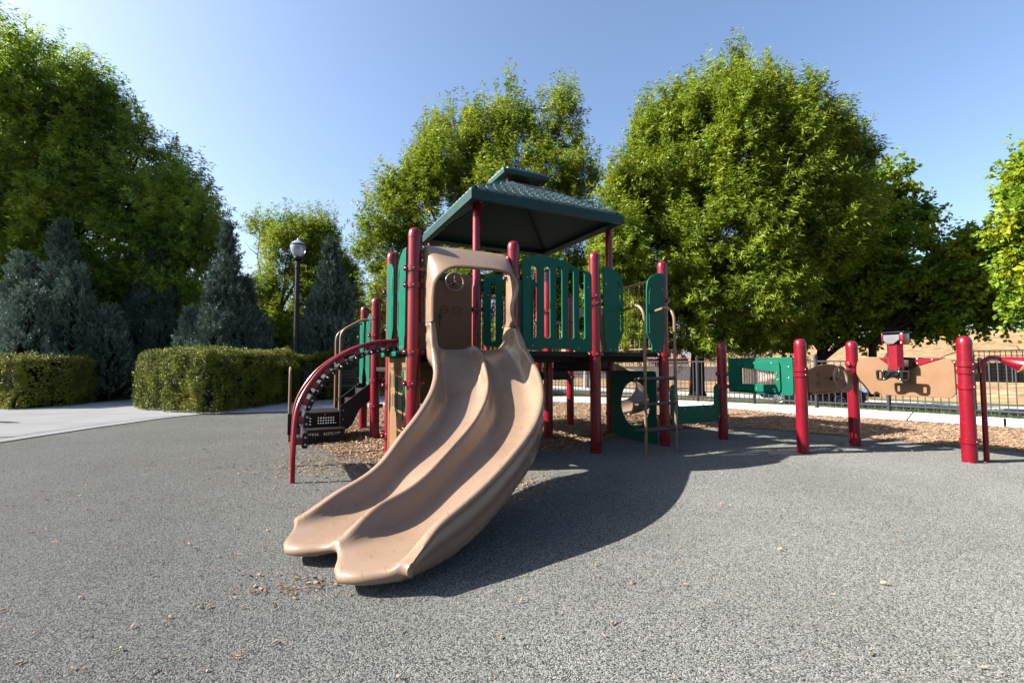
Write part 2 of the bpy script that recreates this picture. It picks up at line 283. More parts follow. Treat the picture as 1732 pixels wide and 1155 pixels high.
def tree(label, cat, px_base, Z, circles, leafm, nsp, nl, leafL, leafW, up=.55, spl=.7, droop=.25, trunk_r=.16, group=None, zb=0, thr=-.35, limbs=14, spread=1.0, name='deciduous_tree', barkm=None, dj=.8, nf=.9, tops=.3, rad=.0, fork=.22, plume=5):
    global rng; rng = np.random.default_rng(int(px_base*7+Z*13)); random.seed(int(px_base+Z))
    base = Vector(pxw(px_base, 615.5, Z)); base.z = zb
    T = empty(name, base); tag(T, label, cat, group)
    blobs = []
    for i, (x, y, r) in enumerate(circles):
        y = y+r*.12; r = r*.93
        dz = (rng.uniform(-1, 1))*dj; X, Y, H = pxw(x, y, Z+dz); blobs.append((X-base.x, Y-base.y, H-base.z, r/763.25*(Z+dz)))
    plumes = []
    for (X, Y, H, r) in blobs:
        for j in range(plume):
            d = rng.normal(size=3); d /= np.linalg.norm(d); d[2] = abs(d[2])*.9+.1; rr = r*rng.uniform(.14, .26)
            plumes.append((X+d[0]*r*.98, Y+d[1]*r*.98, H+d[2]*r*.95, rr, rng.uniform(1.6, 2.8)))
    P, u, k = blobpts(blobs+plumes, int(nsp*1.7)); nz = Noise(28, nf); val = nz(P); keep = val > thr; P = P[keep][:nsp]; u = u[keep][:nsp]
    D = nrm(u*(1-up)+np.array([0, 0, up])+rng.normal(size=P.shape)*.22)
    Ls = spl*rng.uniform(.6, 1.25, len(P)); ntop = rng.random(len(P)) < tops; hi = ntop & (u[:, 2] > .25); Ls = np.where(hi, Ls*2.1, Ls); D[hi] = nrm(D[hi]*.35+np.array([0, 0, 1]))
    V = sprays(P-D*Ls[:, None]*.25, D, Ls, nl, leafL, leafW, droop, spread, rad)
    quadmesh('crown', V, leafm, T)
    if cat == 'tree': T['group'] = 'trees around the playground'
    b = MB(); top = max(bb[2] for bb in blobs)
    cx = float(np.average([q[0] for q in blobs], weights=[q[3]**2 for q in blobs])); cy = float(np.average([q[1] for q in blobs], weights=[q[3]**2 for q in blobs]))
    fk = top*fork; pts = [Vector((0, 0, -.15)), Vector((0, 0, .15)), Vector((.05, 0, fk))]
    b.tube(pts, [trunk_r*1.5, trunk_r*1.1, trunk_r*.9], 12)
    ld = [Vector((.05, 0, fk)), Vector((cx*.5, cy*.5, fk+(top-fk)*.4)), Vector((cx, cy, top*.92))]; b.tube(ld, [trunk_r*.85, trunk_r*.5, trunk_r*.1], 9)
    order = rng.permutation(len(blobs))[:limbs]
    for q in order:
        X, Y, H, r = blobs[q]; s = Vector((.04, 0, fk))+(ld[1]-ld[0])*random.uniform(0, .9); e = Vector((X, Y, H+r*.3)); m = s.lerp(e, .45)+Vector((0, 0, -.12*(e-s).length+random.uniform(-.2, .3))); m2 = s.lerp(e, .75)+Vector((random.uniform(-.2, .2), random.uniform(-.2, .2), 0))
        rr = trunk_r*random.uniform(.35, .6); b.tube([s, m, m2, e], [rr, rr*.65, rr*.4, rr*.12], 7)
        for j in range(4):
            a = m2.lerp(e, random.random()); g = a+Vector([random.uniform(-1, 1)*r*.8, random.uniform(-1, 1)*r*.8, random.uniform(.2, 1)*r*.8]); b.tube([a, a.lerp(g, .5)+Vector((0, 0, -.08)), g], [rr*.28, rr*.18, rr*.05], 5)
    b.build('trunk', barkm or M_bark, T)
    return T
def juniper(label, px, ybase, Z, top_y, halfw_px, n=2600, seed=0, zb=0, power=.8, leaders=None):
    X, Y, H = pxw(px, top_y, Z); T = empty('juniper_tree', (X, Y, zb)); tag(T, label, 'conifer', 'blue junipers behind the hedges')
    Rm = halfw_px/763.25*Z; h = H-zb; leaders = leaders or [(0, 0, 1, 1)]; Pa = []; Da = []; La = []
    w = np.array([hh*rr for _, _, hh, rr in leaders]); w = w/w.sum()
    for (lx, ly, hh, rr_), ww in zip(leaders, w):
        m = int(n*ww*1.25); nz = Noise(20, 2.2/max(Rm, .6)); nz2 = Noise(20, 4); hl = h*hh; Rl = Rm*rr_
        t = rng.uniform(0, 1, m)**1.15; a = rng.uniform(0, 6.283, m); prof = np.minimum(1, (1-t)**power*1.12)*(.75+.25*np.minimum(1, t*6+.3))
        P0 = np.stack([np.cos(a), np.sin(a), t*hl*.6], 1); bump = 1+.22*nz(P0)+.16*nz2(P0); rr = Rl*prof*bump*rng.uniform(.6, 1.02, m)+.03
        P = np.stack([lx*Rm+rr*np.cos(a), ly*Rm+rr*np.sin(a), .1+t*hl*.97], 1); out = np.stack([np.cos(a), np.sin(a), np.zeros(m)], 1)
        Pa.append(P); Da.append(nrm(out*.55+np.array([0, 0, 1.0])+rng.normal(size=(m, 3))*.22)); La.append(rng.uniform(.22, .62, m)*(1-.3*t))
    P = np.concatenate(Pa); D = np.concatenate(Da); Ls = np.concatenate(La)
    nl = 46; S = len(P); tt = rng.uniform(0, 1, (S, nl, 1)); Dd = D[:, None, :]; rd = rng.normal(size=(S, nl, 3)); rd = nrm(rd-(rd*Dd).sum(-1, keepdims=True)*Dd)
    p = P[:, None, :]-Dd*.12+Dd*tt*Ls[:, None, None]+rd*rng.uniform(0, .07, (S, nl, 1))*(1.1-tt); d = nrm(Dd*1.0+rd*.5)
    V = leaves(p.reshape(-1, 3), d.reshape(-1, 3), rng.uniform(.045, .10, S*nl), rng.uniform(.006, .012, S*nl))
    quadmesh('foliage', V, L_jun, T)
    b = MB(); b.tube([(0, 0, -.1), (0, 0, h*.5), (0, 0, h*.9)], [.11, .06, .015], 8)
    for j in range(26):
        zz = random.uniform(.1, .75)*h; an = random.uniform(0, 6.28); q = Rm*(1-zz/h)**power*.8; b.tube([(0, 0, zz), (q*math.cos(an), q*math.sin(an), zz+.35)], [.03, .008], 5)
    b.build('trunk', M_bark, T)
    # dense interior twigs
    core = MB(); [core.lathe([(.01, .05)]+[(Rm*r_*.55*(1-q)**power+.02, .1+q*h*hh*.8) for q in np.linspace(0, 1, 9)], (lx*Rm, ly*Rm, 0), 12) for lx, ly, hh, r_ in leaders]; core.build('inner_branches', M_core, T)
    return T
def hedge(label, poly, z1, n, hedcol=None, rnd_=.25):
    c = Vector((sum(p[0] for p in poly)/len(poly), sum(p[1] for p in poly)/len(poly), 0)); T = empty('clipped_hedge', c); tag(T, label, 'hedge')
    pl = [Vector((p[0]-c.x, p[1]-c.y)) for p in poly]
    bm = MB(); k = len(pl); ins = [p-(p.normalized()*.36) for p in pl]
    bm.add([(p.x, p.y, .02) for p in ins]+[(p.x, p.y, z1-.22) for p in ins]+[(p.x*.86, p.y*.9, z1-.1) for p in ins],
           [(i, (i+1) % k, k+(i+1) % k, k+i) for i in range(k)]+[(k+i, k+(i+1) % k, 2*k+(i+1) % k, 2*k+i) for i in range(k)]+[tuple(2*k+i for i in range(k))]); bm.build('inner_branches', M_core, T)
    # perimeter leaves
    seg = [(pl[i], pl[(i+1) % k]) for i in range(k)]; ln = np.array([(b-a).length for a, b in seg]); per = ln.sum(); area = abs(sum(a.x*b.y-b.x*a.y for a, b in seg))/2
    ns = int(n*per*z1/(per*z1+area)); nt_ = n-ns
    q = rng.choice(k, ns, p=ln/per); A = np.array([s[0][:] for s in seg])[q]; B = np.array([s[1][:] for s in seg])[q]; t = rng.uniform(0, 1, (ns, 1)); xy = A+(B-A)*t
    e = nrm(B-A); out = np.stack([e[:, 1], -e[:, 0]], 1); zz = rng.uniform(.03, 1, ns)*z1
    # rounded shoulder
    s = np.clip((zz-(z1-rnd_))/rnd_, 0, 1); inset = rnd_*(1-np.sqrt(np.clip(1-s**2, 0, 1)))
    nz = Noise(24, 3.0); n2 = Noise(24, 8); base = np.concatenate([xy, zz[:, None]], 1); dsp = .05*nz(base)+.03*n2(base)
    xy = xy-out*(inset-dsp+.03)[:, None]
    # corners rounding
    dc = np.minimum(t[:, 0], 1-t[:, 0])*ln[q]; cin = .3*np.clip(1-dc/.3, 0, 1)**2*.6; xy = xy-nrm(xy)*cin[:, None]
    P1 = np.concatenate([xy, zz[:, None]], 1); N1 = nrm(np.concatenate([out, .15+s[:, None]*1.5], 1))
    # top
    tri = []; tr = [(pl[0], pl[i], pl[i+1]) for i in range(1, k-1)]; ar = np.array([abs((b-a).cross(c2-a)) if hasattr((b-a), 'cross') else 1 for a, b, c2 in tr]); ar = ar/ar.sum(); q2 = rng.choice(len(tr), nt_, p=ar)
    T0 = np.array([[v[:] for v in x] for x in tr])[q2]; r1 = np.sqrt(rng.uniform(0, 1, (nt_, 1))); r2 = rng.uniform(0, 1, (nt_, 1)); xy2 = (T0[:, 0]*(1-r1)+T0[:, 1]*r1*(1-r2)+T0[:, 2]*r1*r2)*.93
    P2 = np.concatenate([xy2, np.full((nt_, 1), z1-.03)], 1); P2[:, 2] += .05*nz(P2)+.03*n2(P2); N2 = np.tile([0, 0, 1.], (nt_, 1))
    P = np.concatenate([P1, P2]); N = np.concatenate([N1, N2]); D = nrm(N+rng.normal(size=P.shape)*.6+np.array([0, 0, .3]))
    nl = 14; V = sprays(P-D*.05, D, rng.uniform(.06, .16, len(P)), nl, .029, .0075, .1, .8, .02)
    quadmesh('foliage', V, hedcol or L_hed, T); return T
# ------------------------------------------------------------------ ground and setting
en = Vector((.712, .702)); et = Vector((.702, -.712)); F0 = Vector((5.9, 11.6))
def dt(t, d): p = F0+et*t+en*d; return (p.x, p.y)
def ss(a, b, x): t = np.clip((x-a)/(b-a), 0, 1); return t*t*(3-2*t)
def hgt(X, Y):
    d = (X-5.9)*.712+(Y-11.6)*.702; t = (X-5.9)*.702-(Y-11.6)*.712
    z = -1.05*ss(.9, 9, d)+.45*ss(24, 31, d)+.27*ss(33, 39, d)
    z = z+(8.2*ss(52, 130, d)+.5*np.sin(X*.05+1)*ss(60, 100, d)+.35*np.sin(Y*.11+X*.03)*ss(60, 100, d))*(.35+.65*ss(-70, -5, t))
    return z+3.5*ss(140, 420, d)
ax = np.concatenate([-np.geomspace(900, 32, 22), np.linspace(-30, 130, 161), np.geomspace(134, 900, 22)])
ay = np.concatenate([-np.geomspace(200, 12, 8), np.linspace(-10, 140, 151), np.geomspace(144, 1500, 24)])
GX, GY = np.meshgrid(ax, ay); GZ = hgt(GX, GY)-.006; nx_, ny_ = len(ax), len(ay)
me = bpy.data.meshes.new('ground'); vv = np.stack([GX, GY, GZ], -1).reshape(-1, 3)
ii = (np.arange(ny_-1)[:, None]*nx_+np.arange(nx_-1)[None]).reshape(-1); me.from_pydata(vv.tolist(), [], np.stack([ii, ii+1, ii+1+nx_, ii+nx_], 1).tolist())
me.materials.append(M_dry); me.polygons.foreach_set('use_smooth', [True]*len(me.polygons)); tag(link('ground', me), kind='structure')
def sheet(name, pts, z, m, th=.0, kind='structure', edge=None):
    b = MB(); k = len(pts)
    bm = bmesh.new(); vs_ = [bm.verts.new((p[0], p[1], z)) for p in pts]; f = bm.faces.new(vs_)
    if th:
        r = bmesh.ops.extrude_face_region(bm, geom=[f]); [setattr(v.co, 'z', z-th) for v in r['geom'] if isinstance(v, bmesh.types.BMVert)]
    bmesh.ops.recalc_face_normals(bm, faces=bm.faces[:]); bmesh.ops.triangulate(bm, faces=[q for q in bm.faces if len(q.verts) > 4])
    me = bpy.data.meshes.new(name); bm.to_mesh(me); bm.free(); me.materials.append(m); o = link(name, me); return tag(o, kind=kind)
def smooth_line(pts, n=6):
    out = []
    for i in range(len(pts)-1):
        p0 = Vector(pts[max(i-1, 0)]); p1 = Vector(pts[i]); p2 = Vector(pts[i+1]); p3 = Vector(pts[min(i+2, len(pts)-1)])
        for k in range(n):
            t = k/n; out.append(tuple(.5*((2*p1)+(p2-p0)*t+(2*p0-5*p1+4*p2-p3)*t*t+(3*p1-p0-3*p2+p3)*t**3)))
    return out+[tuple(pts[-1])]
inner = smooth_line([(-6.66, 3.0), (-6.65, 5.92), (-6.62, 7.6), (-6.30, 9.15), (-4.73, 9.75), (-3.6, 10.4), (-2.6, 11.5), (-1.4, 12.1), (-.25, 12.3), (1.18, 12.2), (2.86, 11.45), (4.3, 10.8), (5.2, 10.1), (5.85, 9.15), (6.8, 8.45), (8.11, 7.2), (9.3, 5.6), (10.2, 3.6), (10.6, 0), (10.4, -6)])
outer_ = [(12.8, -6), (12.9, 0), (12.3, 4), (11.2, 6.2), (9.46, 8.35), (8.1, 10.0), (7.1, 11.1), (5.9, 12.0), (4.6, 12.9), (3.45, 13.6), (1.4, 14.4), (-1, 14.6), (-3, 14.8), (-3.9, 15.5), (-5.2, 20), (-10, 22), (-9.5, 14.5), (-12, 12), (-12, 11), (-30, 12), (-30, 3)]
sheet('rubber_surface', [(-6.66, 3.0)]+inner[1:]+[(10.4, -8), (-9, -8), (-9, 3.0)], .0, M_rubber)
sheet('concrete_path', inner+outer_, .012, M_conc)
sheet('plaza_joint', [(-30, 4.3), (-6.92, 6.3), (-6.9, 6.34), (-30, 4.36)], .017, M_joint)
jl = smooth_line([(-6.95, 3.0), (-6.95, 5.92), (-6.93, 7.6), (-6.62, 9.1)]); 
sheet('border_joint', [(x-.012, y) for x, y in jl]+[(x+.012, y) for x, y in jl[::-1]], .017, M_joint)
for k, y in enumerate((7.5, 9.0)): sheet('plaza_joint', [(-30, y-.9), (-7.0, y+.25), (-7.0, y+.262), (-30, y-.88)], .017, M_joint)
for (x, y, a) in ((.5, 13.3, 1.5), (2.9, 12.6, 1.25), (4.9, 11.5, 1.0), (6.4, 10.1, .85), (7.8, 8.9, .8), (9.2, 7.2, .7)):
    d = Vector((math.cos(a), math.sin(a))); nn = Vector((-d.y, d.x))*.008; P = Vector((x, y)); sheet('path_joint', [tuple(P-d*1.1-nn), tuple(P+d*1.0-nn), tuple(P+d*1.0+nn), tuple(P-d*1.1+nn)], .017, M_joint)
# wood chip bed with a ragged edge
mf = [(-2.55, 6.9), (-2.5, 6.0), (-2.2, 5.45), (-1.6, 4.9), (-.8, 4.75), (0, 5.1), (.5, 5.5), (1.02, 5.9), (2.0, 6.7), (3.0, 7.35), (3.6, 7.35), (4.58, 6.55), (5.36, 5.75), (6.2, 5.15), (7.2, 4.2), (7.9, 2.5), (8.1, 0)]
mfr = [(p[0]+random.gauss(0, .035), p[1]+random.gauss(0, .035)) for p in smooth_line(mf, 14)]
mb_ = [(10.3, 0), (10.05, 3.6), (9.2, 5.45), (8.0, 7.1), (6.75, 8.32), (5.75, 9.05), (5.1, 10.0), (4.2, 10.7), (2.8, 11.35), (1.18, 12.1), (-.25, 12.15), (-1.4, 11.95), (-2.4, 11.3), (-3.2, 10.1), (-3.0, 8.6)]
sheet('wood_chip_bed', mfr+mb_, .008, M_mulch)
def inpoly(P, poly):
    q = np.array(poly); x, y = P[:, 0], P[:, 1]; c = np.zeros(len(P), bool); j = len(q)-1
    for i in range(len(q)):
        c ^= ((q[i, 1] > y) != (q[j, 1] > y)) & (x < (q[j, 0]-q[i, 0])*(y-q[i, 1])/(q[j, 1]-q[i, 1]+1e-12)+q[i, 0]); j = i
    return c
def chipmat():
    m = mat('wood_chip', (.70, .48, .32), .85, .2, var=.45, vscale=9); return m
M_chip = chipmat()
def chips(P, lo, hi, z):
    N = len(P); a = rng.uniform(0, 6.283, N); L = rng.uniform(lo, hi, N)**1; w = L*rng.uniform(.14, .38, N); tl = rng.normal(0, .22, N)
    d = np.stack([np.cos(a), np.sin(a), tl], 1); s = np.stack([-np.sin(a), np.cos(a), rng.normal(0, .3, N)], 1)
    c = np.concatenate([P, np.full((N, 1), z)+rng.uniform(0, .006, (N, 1))+np.abs(tl)[:, None]*L[:, None]*.5], 1)
    l = (L/2)[:, None]; ww = (w/2)[:, None]; sk = rng.uniform(.5, 1, (N, 1))
    top = np.stack([c-d*l-s*ww, c+d*l*sk-s*ww*.7, c+d*l+s*ww*.6, c-d*l*.8+s*ww], 1)
    up = np.array([0, 0, .0045]); T = top+up
    sides = [np.stack([top[:, i], top[:, (i+1) % 4], T[:, (i+1) % 4], T[:, i]], 1) for i in range(4)]
    return np.concatenate([T]+sides)
bed = np.array(mfr+mb_); N = 60000
P = np.stack([rng.uniform(-3.2, 10.3, N), rng.uniform(2.5, 12.2, N)], 1); P = P[inpoly(P, mfr+mb_)]
V = chips(P, .02, .06, .012)
# scattered over the rubber: density falls off from the edge and under the slide
edge = np.array(smooth_line(mf, 8)[:80]); allP = []
q = edge[rng.integers(0, len(edge), 5200)]; r_ = rng.exponential(.22, (5200, 1)); an = rng.uniform(0, 6.28, 5200); pts = q+np.stack([np.cos(an), np.sin(an)], 1)*r_; allP.append(pts)
def cl(c, n, s): return np.array(c)+rng.normal(size=(n, 2))*np.array(s)
allP += [cl((-1.7, 4.6), 1400, (.45, .35)), cl((-.1, 3.95), 900, (.30, .22)), cl((-.98, 2.12), 60, (.12, .06)), cl((-1.25, 2.2), 30, (.2, .15)), cl((-1.2, 1.75), 26, (.28, .16)), cl((-1.5, 2.0), 36, (.5, .35)), cl((-2.5, 4.2), 220, (.9, .9)), cl((-.4, 2.2), 60, (1.4, .8)), cl((1.6, 2.8), 40, (1.6, 1.2)), cl((1.2, 4.2), 110, (1.2, .6)), cl((4, 5.4), 160, (1.4, .5)), cl((-3, 2.5), 50, (1.5, 1.2)), cl((-1.1, 1.5), 6, (.5, .2)), cl((-3.3, 6.3), 300, (.8, 1.1))]
pts = np.concatenate(allP); pts = pts[(~inpoly(pts, mfr+mb_)) & (pts[:, 0] > -6.5) & (pts[:, 1] > .7)]
V2 = chips(pts, .007, .026, .003)
ch = quadmesh('wood_chips', np.concatenate([V, V2]), M_chip, None); tag(ch, 'loose tan wood chips over the bed and scattered on the rubber', 'wood chips', kind='stuff')
# street beyond the fence
def strip(name, d0, d1, z, m, t0=-90, t1=60, kind='structure'):
    return sheet(name, [dt(t0, d0), dt(t1, d0), dt(t1, d1), dt(t0, d1)], z, m, kind=kind)
strip('lawn_near_kerb', 8.6, 10.6, -1.02, M_lawn); strip('street', 11, 16.6, -1.03, M_asph); strip('far_pavement', 16.9, 18.7, -.92, M_conc)
b = MB()
for d0 in (10.6, 16.6): 
    p = [dt(-90, d0), dt(60, d0), dt(60, d0+.3), dt(-90, d0+.3)]
    b.add([(x, y, -1.1) for x, y in p]+[(x, y, -.9) for x, y in p], [(4, 5, 6, 7), (0, 1, 5, 4), (3, 7, 6, 2)])
tag(b.build('street_kerb', M_conc, None, 0), kind='structure')
strip('far_lawn', 18.8, 21.5, -1.0, M_lawn)
# grass strip under the fence and its blades
fence_pts = [(12.6, 1.0), (11.9, 4.2), (10.9, 6.3), (9.8, 7.75), (8.96, 8.80), (8.1, 9.75), (7.09, 10.55), (6.18, 11.56), (5.06, 12.35), (3.9, 13.2), (2.6, 14.0), (1.2, 14.75), (-.3, 15.1), (-1.8, 15.3), (-3.3, 15.5), (-4.6, 16.2), (-5.4, 17.6), (-6, 19.2)]
o2 = [(p[0]+.9*.712, p[1]+.9*.702) for p in fence_pts[:14]]; i2 = [(12.8, 0), (12.3, 4), (11.2, 6.2), (9.46, 8.35), (8.1, 10.0), (7.1, 11.1), (5.9, 12.0), (4.6, 12.9), (3.45, 13.6), (1.4, 14.4), (-1, 14.6)]
sheet('lawn_strip', i2+o2[::-1], .006, M_lawn)
gp = i2+o2[::-1]; N = 60000; P = np.stack([rng.uniform(-2, 13.5, N), rng.uniform(0, 16.5, N)], 1); P = P[inpoly(P, gp)]
N = len(P); V = leaves(np.concatenate([P, np.full((N, 1), .003)], 1), nrm(np.stack([rng.normal(0, .35, N), rng.normal(0, .35, N), np.ones(N)], 1)), rng.uniform(.03, .08, N), rng.uniform(.003, .006, N))
tag(quadmesh('grass_blades', V, L_grass, None), 'short green grass growing along the fence', 'grass', kind='stuff')
mx_ = np.linspace(-400, 2600, 90); my_ = np.linspace(0, 700, 14); MX, MY = np.meshgrid(mx_, my_); rid = ss(0, 420, MY)
MZ = (62+34*np.sin(MX*.0042+.5)+16*np.sin(MX*.013)+7*np.sin(MX*.041+2))*rid*(1+.12*np.sin(MY*.02+MX*.01))-2
me = bpy.data.meshes.new('distant_mountains'); vv = np.stack([MX, MY+1250, MZ], -1).reshape(-1, 3); ii = (np.arange(13)[:, None]*90+np.arange(89)[None]).reshape(-1); me.from_pydata(vv.tolist(), [], np.stack([ii, ii+1, ii+91, ii+90], 1).tolist())
me.materials.append(cells('hazy_mountain', .02, [(0, (.22, .23, .30)), (1, (.34, .34, .42))], .95, .2, blot=.2, bscale=.01)); me.polygons.foreach_set('use_smooth', [True]*len(me.polygons)); tag(link('hills', me), kind='structure')  # lilac-grey distance haze is put into the mountain colour
# ------------------------------------------------------------------ fence around the playground
FE = empty('iron_fence', (fence_pts[8][0], fence_pts[8][1], 0)); tag(FE, 'low dark iron picket fence curving behind the path and street trees', 'fence')
o0 = Vector((fence_pts[8][0], fence_pts[8][1], 0))
for i, p in enumerate(fence_pts):
    P = Vector((p[0], p[1], 0))-o0; b = MB(); b.rbox(P.x-.03, P.x+.03, P.y-.03, P.y+.03, -.05, 1.17, .004); b.rbox(P.x-.04, P.x+.04, P.y-.04, P.y+.04, 1.17, 1.20, .005); b.lathe([(.012, 0), (.03, .02), (.03, .04), (.001, .06)], (P.x, P.y, 1.2), 8)
    b.build('fence_post', M_fence, FE)
    if i < len(fence_pts)-1:
        Q = Vector((fence_pts[i+1][0], fence_pts[i+1][1], 0))-o0; d = (Q-P); L_ = d.length; a = math.atan2(d.y, d.x); M = Matrix.Translation(P) @ Matrix.Rotation(a, 4, 'Z'); b = MB()
        b.box(.03, L_-.03, -.018, .018, .12, .155, M); b.box(.03, L_-.03, -.018, .018, 1.07, 1.105, M)
        n = max(2, round(L_/.115)); 
        for k in range(1, n): x = L_*k/n; b.box(x-.0085, x+.0085, -.0085, .0085, .06, 1.075, M)
        b.build('fence_panel', M_fence, FE)
# far walls, house, car
b = MB(); x0, y0 = dt(-70, 31); x1, y1 = dt(-11, 31); L_ = math.hypot(x1-x0, y1-y0)
Wl = empty('block_wall', ((x0+x1)/2, (y0+y1)/2, -.75), math.atan2(y1-y0, x1-x0)); tag(Wl, 'low grey block wall across the street', 'wall')
b.box(-L_/2, L_/2, -.1, .1, 0, 1.45); b.build('wall_face', M_block, Wl); b = MB(); b.box(-L_/2-.03, L_/2+.03, -.14, .14, 1.45, 1.52)
b.build('coping', M_block, Wl)
x0, y0 = dt(3.5, 38); x1, y1 = dt(40, 38); L_ = math.hypot(x1-x0, y1-y0); Ms = empty('mesh_fence', (x0, y0, -.4), math.atan2(y1-y0, x1-x0)); tag(Ms, 'tall black mesh fence on the dry slope at the right', 'fence')
for k in range(14): MB().cyl((k*L_/13, 0, 0), (k*L_/13, 0, 2.5), .045, n=8).build('post', M_fence, Ms)
b = MB(); b.tube([(0, 0, 2.45), (L_, 0, 2.45)], .04, 8); b.tube([(-2.2, 0, 1.4), (0, 0, 2.45)], .04, 8)
nx2 = int(L_/.28)
for k in range(nx2):
    x = k*.28; b.tube([(x, 0, .1), (x, 0, 2.45)], .022, 4)
for k in range(9): b.tube([(0, 0, .1+k*.28), (L_, 0, .1+k*.28)], .022, 4)
b.build('wire_mesh', M_black, Ms)
b = MB(); b.box(0, L_, .03, .05, .02, 1.5); b.build('wind_screen', M_black, Ms)
def house(label, px, Z, w, d, h, rz, wallm, roofm, roof_h, wins, zb=0, cat='house'):
    X, Y, _ = pxw(px, 600, Z); T = empty('house', (X, Y, zb), rz); tag(T, label, cat)
    b = MB(); b.box(-w/2, w/2, -d/2, d/2, 0, h); b.build('wall', wallm, T, 0)
    b = MB(); e = .4; b.add([(-w/2-e, -d/2-e, h), (w/2+e, -d/2-e, h), (w/2+e, d/2+e, h), (-w/2-e, d/2+e, h), (-w/2+d/2, 0, h+roof_h), (w/2-d/2, 0, h+roof_h)], [(0, 1, 5, 4), (1, 2, 5), (2, 3, 4, 5), (3, 0, 4), (3, 2, 1, 0)]); b.build('roof', roofm, T, 0)
    for (x, z) in wins:
        b = MB(); b.box(x-.5, x+.5, -d/2-.03, -d/2+.02, z, z+1.3); wn = b.build('window', M_white, T, 0); b = MB(); b.box(x-.42, x+.42, -d/2-.045, -d/2-.031, z+.08, z+1.22); b.build('pane', M_glassd, wn, 0)
    return T
house('pale two storey house seen through the left trees', 312, 26, 9, 7, 5.1, .5, M_stucco, M_stucco, .7, [(-3, 1), (0, 1), (3, 1), (-3, 3.4), (0, 3.4), (3, 3.4)])
house('pale house behind the trees near the lamp post', 170, 30, 9, 7, 6.0, .4, M_stucco, M_tile, 1.6, [(-3, 1), (0, 1), (3, 1), (-3, 4), (0, 4), (3, 4)])
house('pink house with red roof far across the street', 1128, 62, 5, 6, 2.0, -.3, M_pink, M_pink, 1.3, [(-1.2, .6)], -.3)
def car(label, t, d, flip=0):
    x, y = dt(t, d); T = empty('parked_car', (x, y, -1.03), math.atan2(et.y, et.x)+flip); tag(T, label, 'car')
    prof = [(-2.2, .35), (-2.25, .6), (-2.15, .88), (-1.75, .95), (-1.1, 1.38), (-.2, 1.46), (.6, 1.40), (1.2, 1.0), (2.0, .88), (2.25, .7), (2.27, .4), (2.1, .28), (-2.0, .28)]
    b = MB(); secs = [(-.86, .94), (-.8, 1), (.8, 1), (.86, .94)]; vs_ = []
    for yy, sc in secs:
        for (px, pz) in prof: vs_.append((px*(.99 if sc < 1 else 1), yy*(1 if pz < 1 else .82), .28+(pz-.28)*sc))
    n = len(prof); fs = [(s*n+i, s*n+(i+1) % n, (s+1)*n+(i+1) % n, (s+1)*n+i) for s in range(3) for i in range(n)]+[tuple(range(n)), tuple(range(4*n-1, 3*n-1, -1))]
    b.add(vs_, fs); b.build('body', M_car, T, 30)
    for s in (-1, 1):
        b = MB(); b.box(-1.0, .75, s*.72-.006, s*.72+.006, 1.0, 1.32); b.build('side_window', M_glassd, T, 0)
        for wx in (-1.27, 1.27):
            b = MB(); Mx = Matrix.Translation((wx, s*.83, .32)) @ Matrix.Rotation(math.pi/2, 4, 'X'); b.lathe([(.2, -.1), (.31, -.1), (.325, -.06), (.325, .06), (.31, .1), (.2, .1)], n=24, M=Mx); w = b.build('wheel', M_tyre, T)
            b = MB(); b.tube([(wx+.22*math.cos(a), s*.92, .32+.22*math.sin(a)) for a in np.linspace(0, 2*math.pi, 24, endpoint=False)], .018, 6, closed=True)
            for k in range(8): a = k*math.pi/4; b.box(-.02, .22, -.012, .012, -.018, .018, Matrix.Translation((wx, s*.92, .32)) @ Matrix.Rotation(a, 4, 'Y'))
            b.build('rim', M_rim, w)
    for s in (-.6, .6):
        b = MB(); b.rbox(2.2, 2.29, s-.18, s+.18, .62, .75, .02); b.build('headlight', M_rim, T)
car('dark parked car seen through the iron fence behind the steering wheel panel', -1.55, 14.7)
# ------------------------------------------------------------------ hedges, junipers, lamp, bench
hedge('yellow-green clipped hedge with a sunlit corner beside the plaza', [(-8.85, 10.5), (-7.6, 9.65), (-6.15, 9.15), (-5.95, 10.2), (-5.75, 11.6), (-5.9, 12.6), (-7.0, 12.8), (-8.6, 11.6)], 1.33, 15000)
hedge('dark clipped hedge along the shaded path behind the stairs', [(-5.75, 11.7), (-5.3, 12.6), (-4.6, 13.7), (-3.9, 14.6), (-4.5, 15.4), (-5.6, 14.6), (-6.2, 12.8)], 1.25, 6500)
hedge('clipped hedge at the left edge with one bright end', [(-11.0, 10.0), (-10.75, 10.6), (-10.6, 11.3), (-11.4, 12.4), (-12.8, 12.6), (-13.8, 11.6), (-13.3, 10.7)], 1.2, 9000)
hedge('dark hedge closing the gap between the two junipers', [(-11.1, 12.9), (-9.3, 12.8), (-7.9, 13.8), (-7.0, 14.6), (-8.8, 15.2), (-11.3, 14.2)], 1.4, 5000)
juniper('broad blue-grey juniper at the left behind the end hedge', 95, 640, 12.4, 375, 112, 4200, leaders=[(0, 0, 1, .55), (-.45, -.1, .8, .5), (.4, -.15, .72, .5), (.75, 0, .5, .4), (-.8, .1, .55, .4), (.1, -.5, .6, .5), (-.25, .3, .88, .4)])
juniper('dark shaded juniper between the two broad junipers', 255, 640, 14.2, 425, 62, 1900, leaders=[(0, 0, 1, .7), (.5, -.2, .7, .5), (-.5, 0, .75, .5)])
juniper('silvery juniper with a thin leaning spire above the sunlit hedge', 380, 640, 12.6, 378, 92, 3800, power=.95, leaders=[(0, 0, 1, .42), (-.12, -.1, .72, .5), (.3, -.1, .6, .5), (-.5, -.15, .5, .45), (.65, 0, .42, .38), (.05, -.45, .48, .5), (-.75, .1, .36, .3), (.2, .3, .7, .5)])
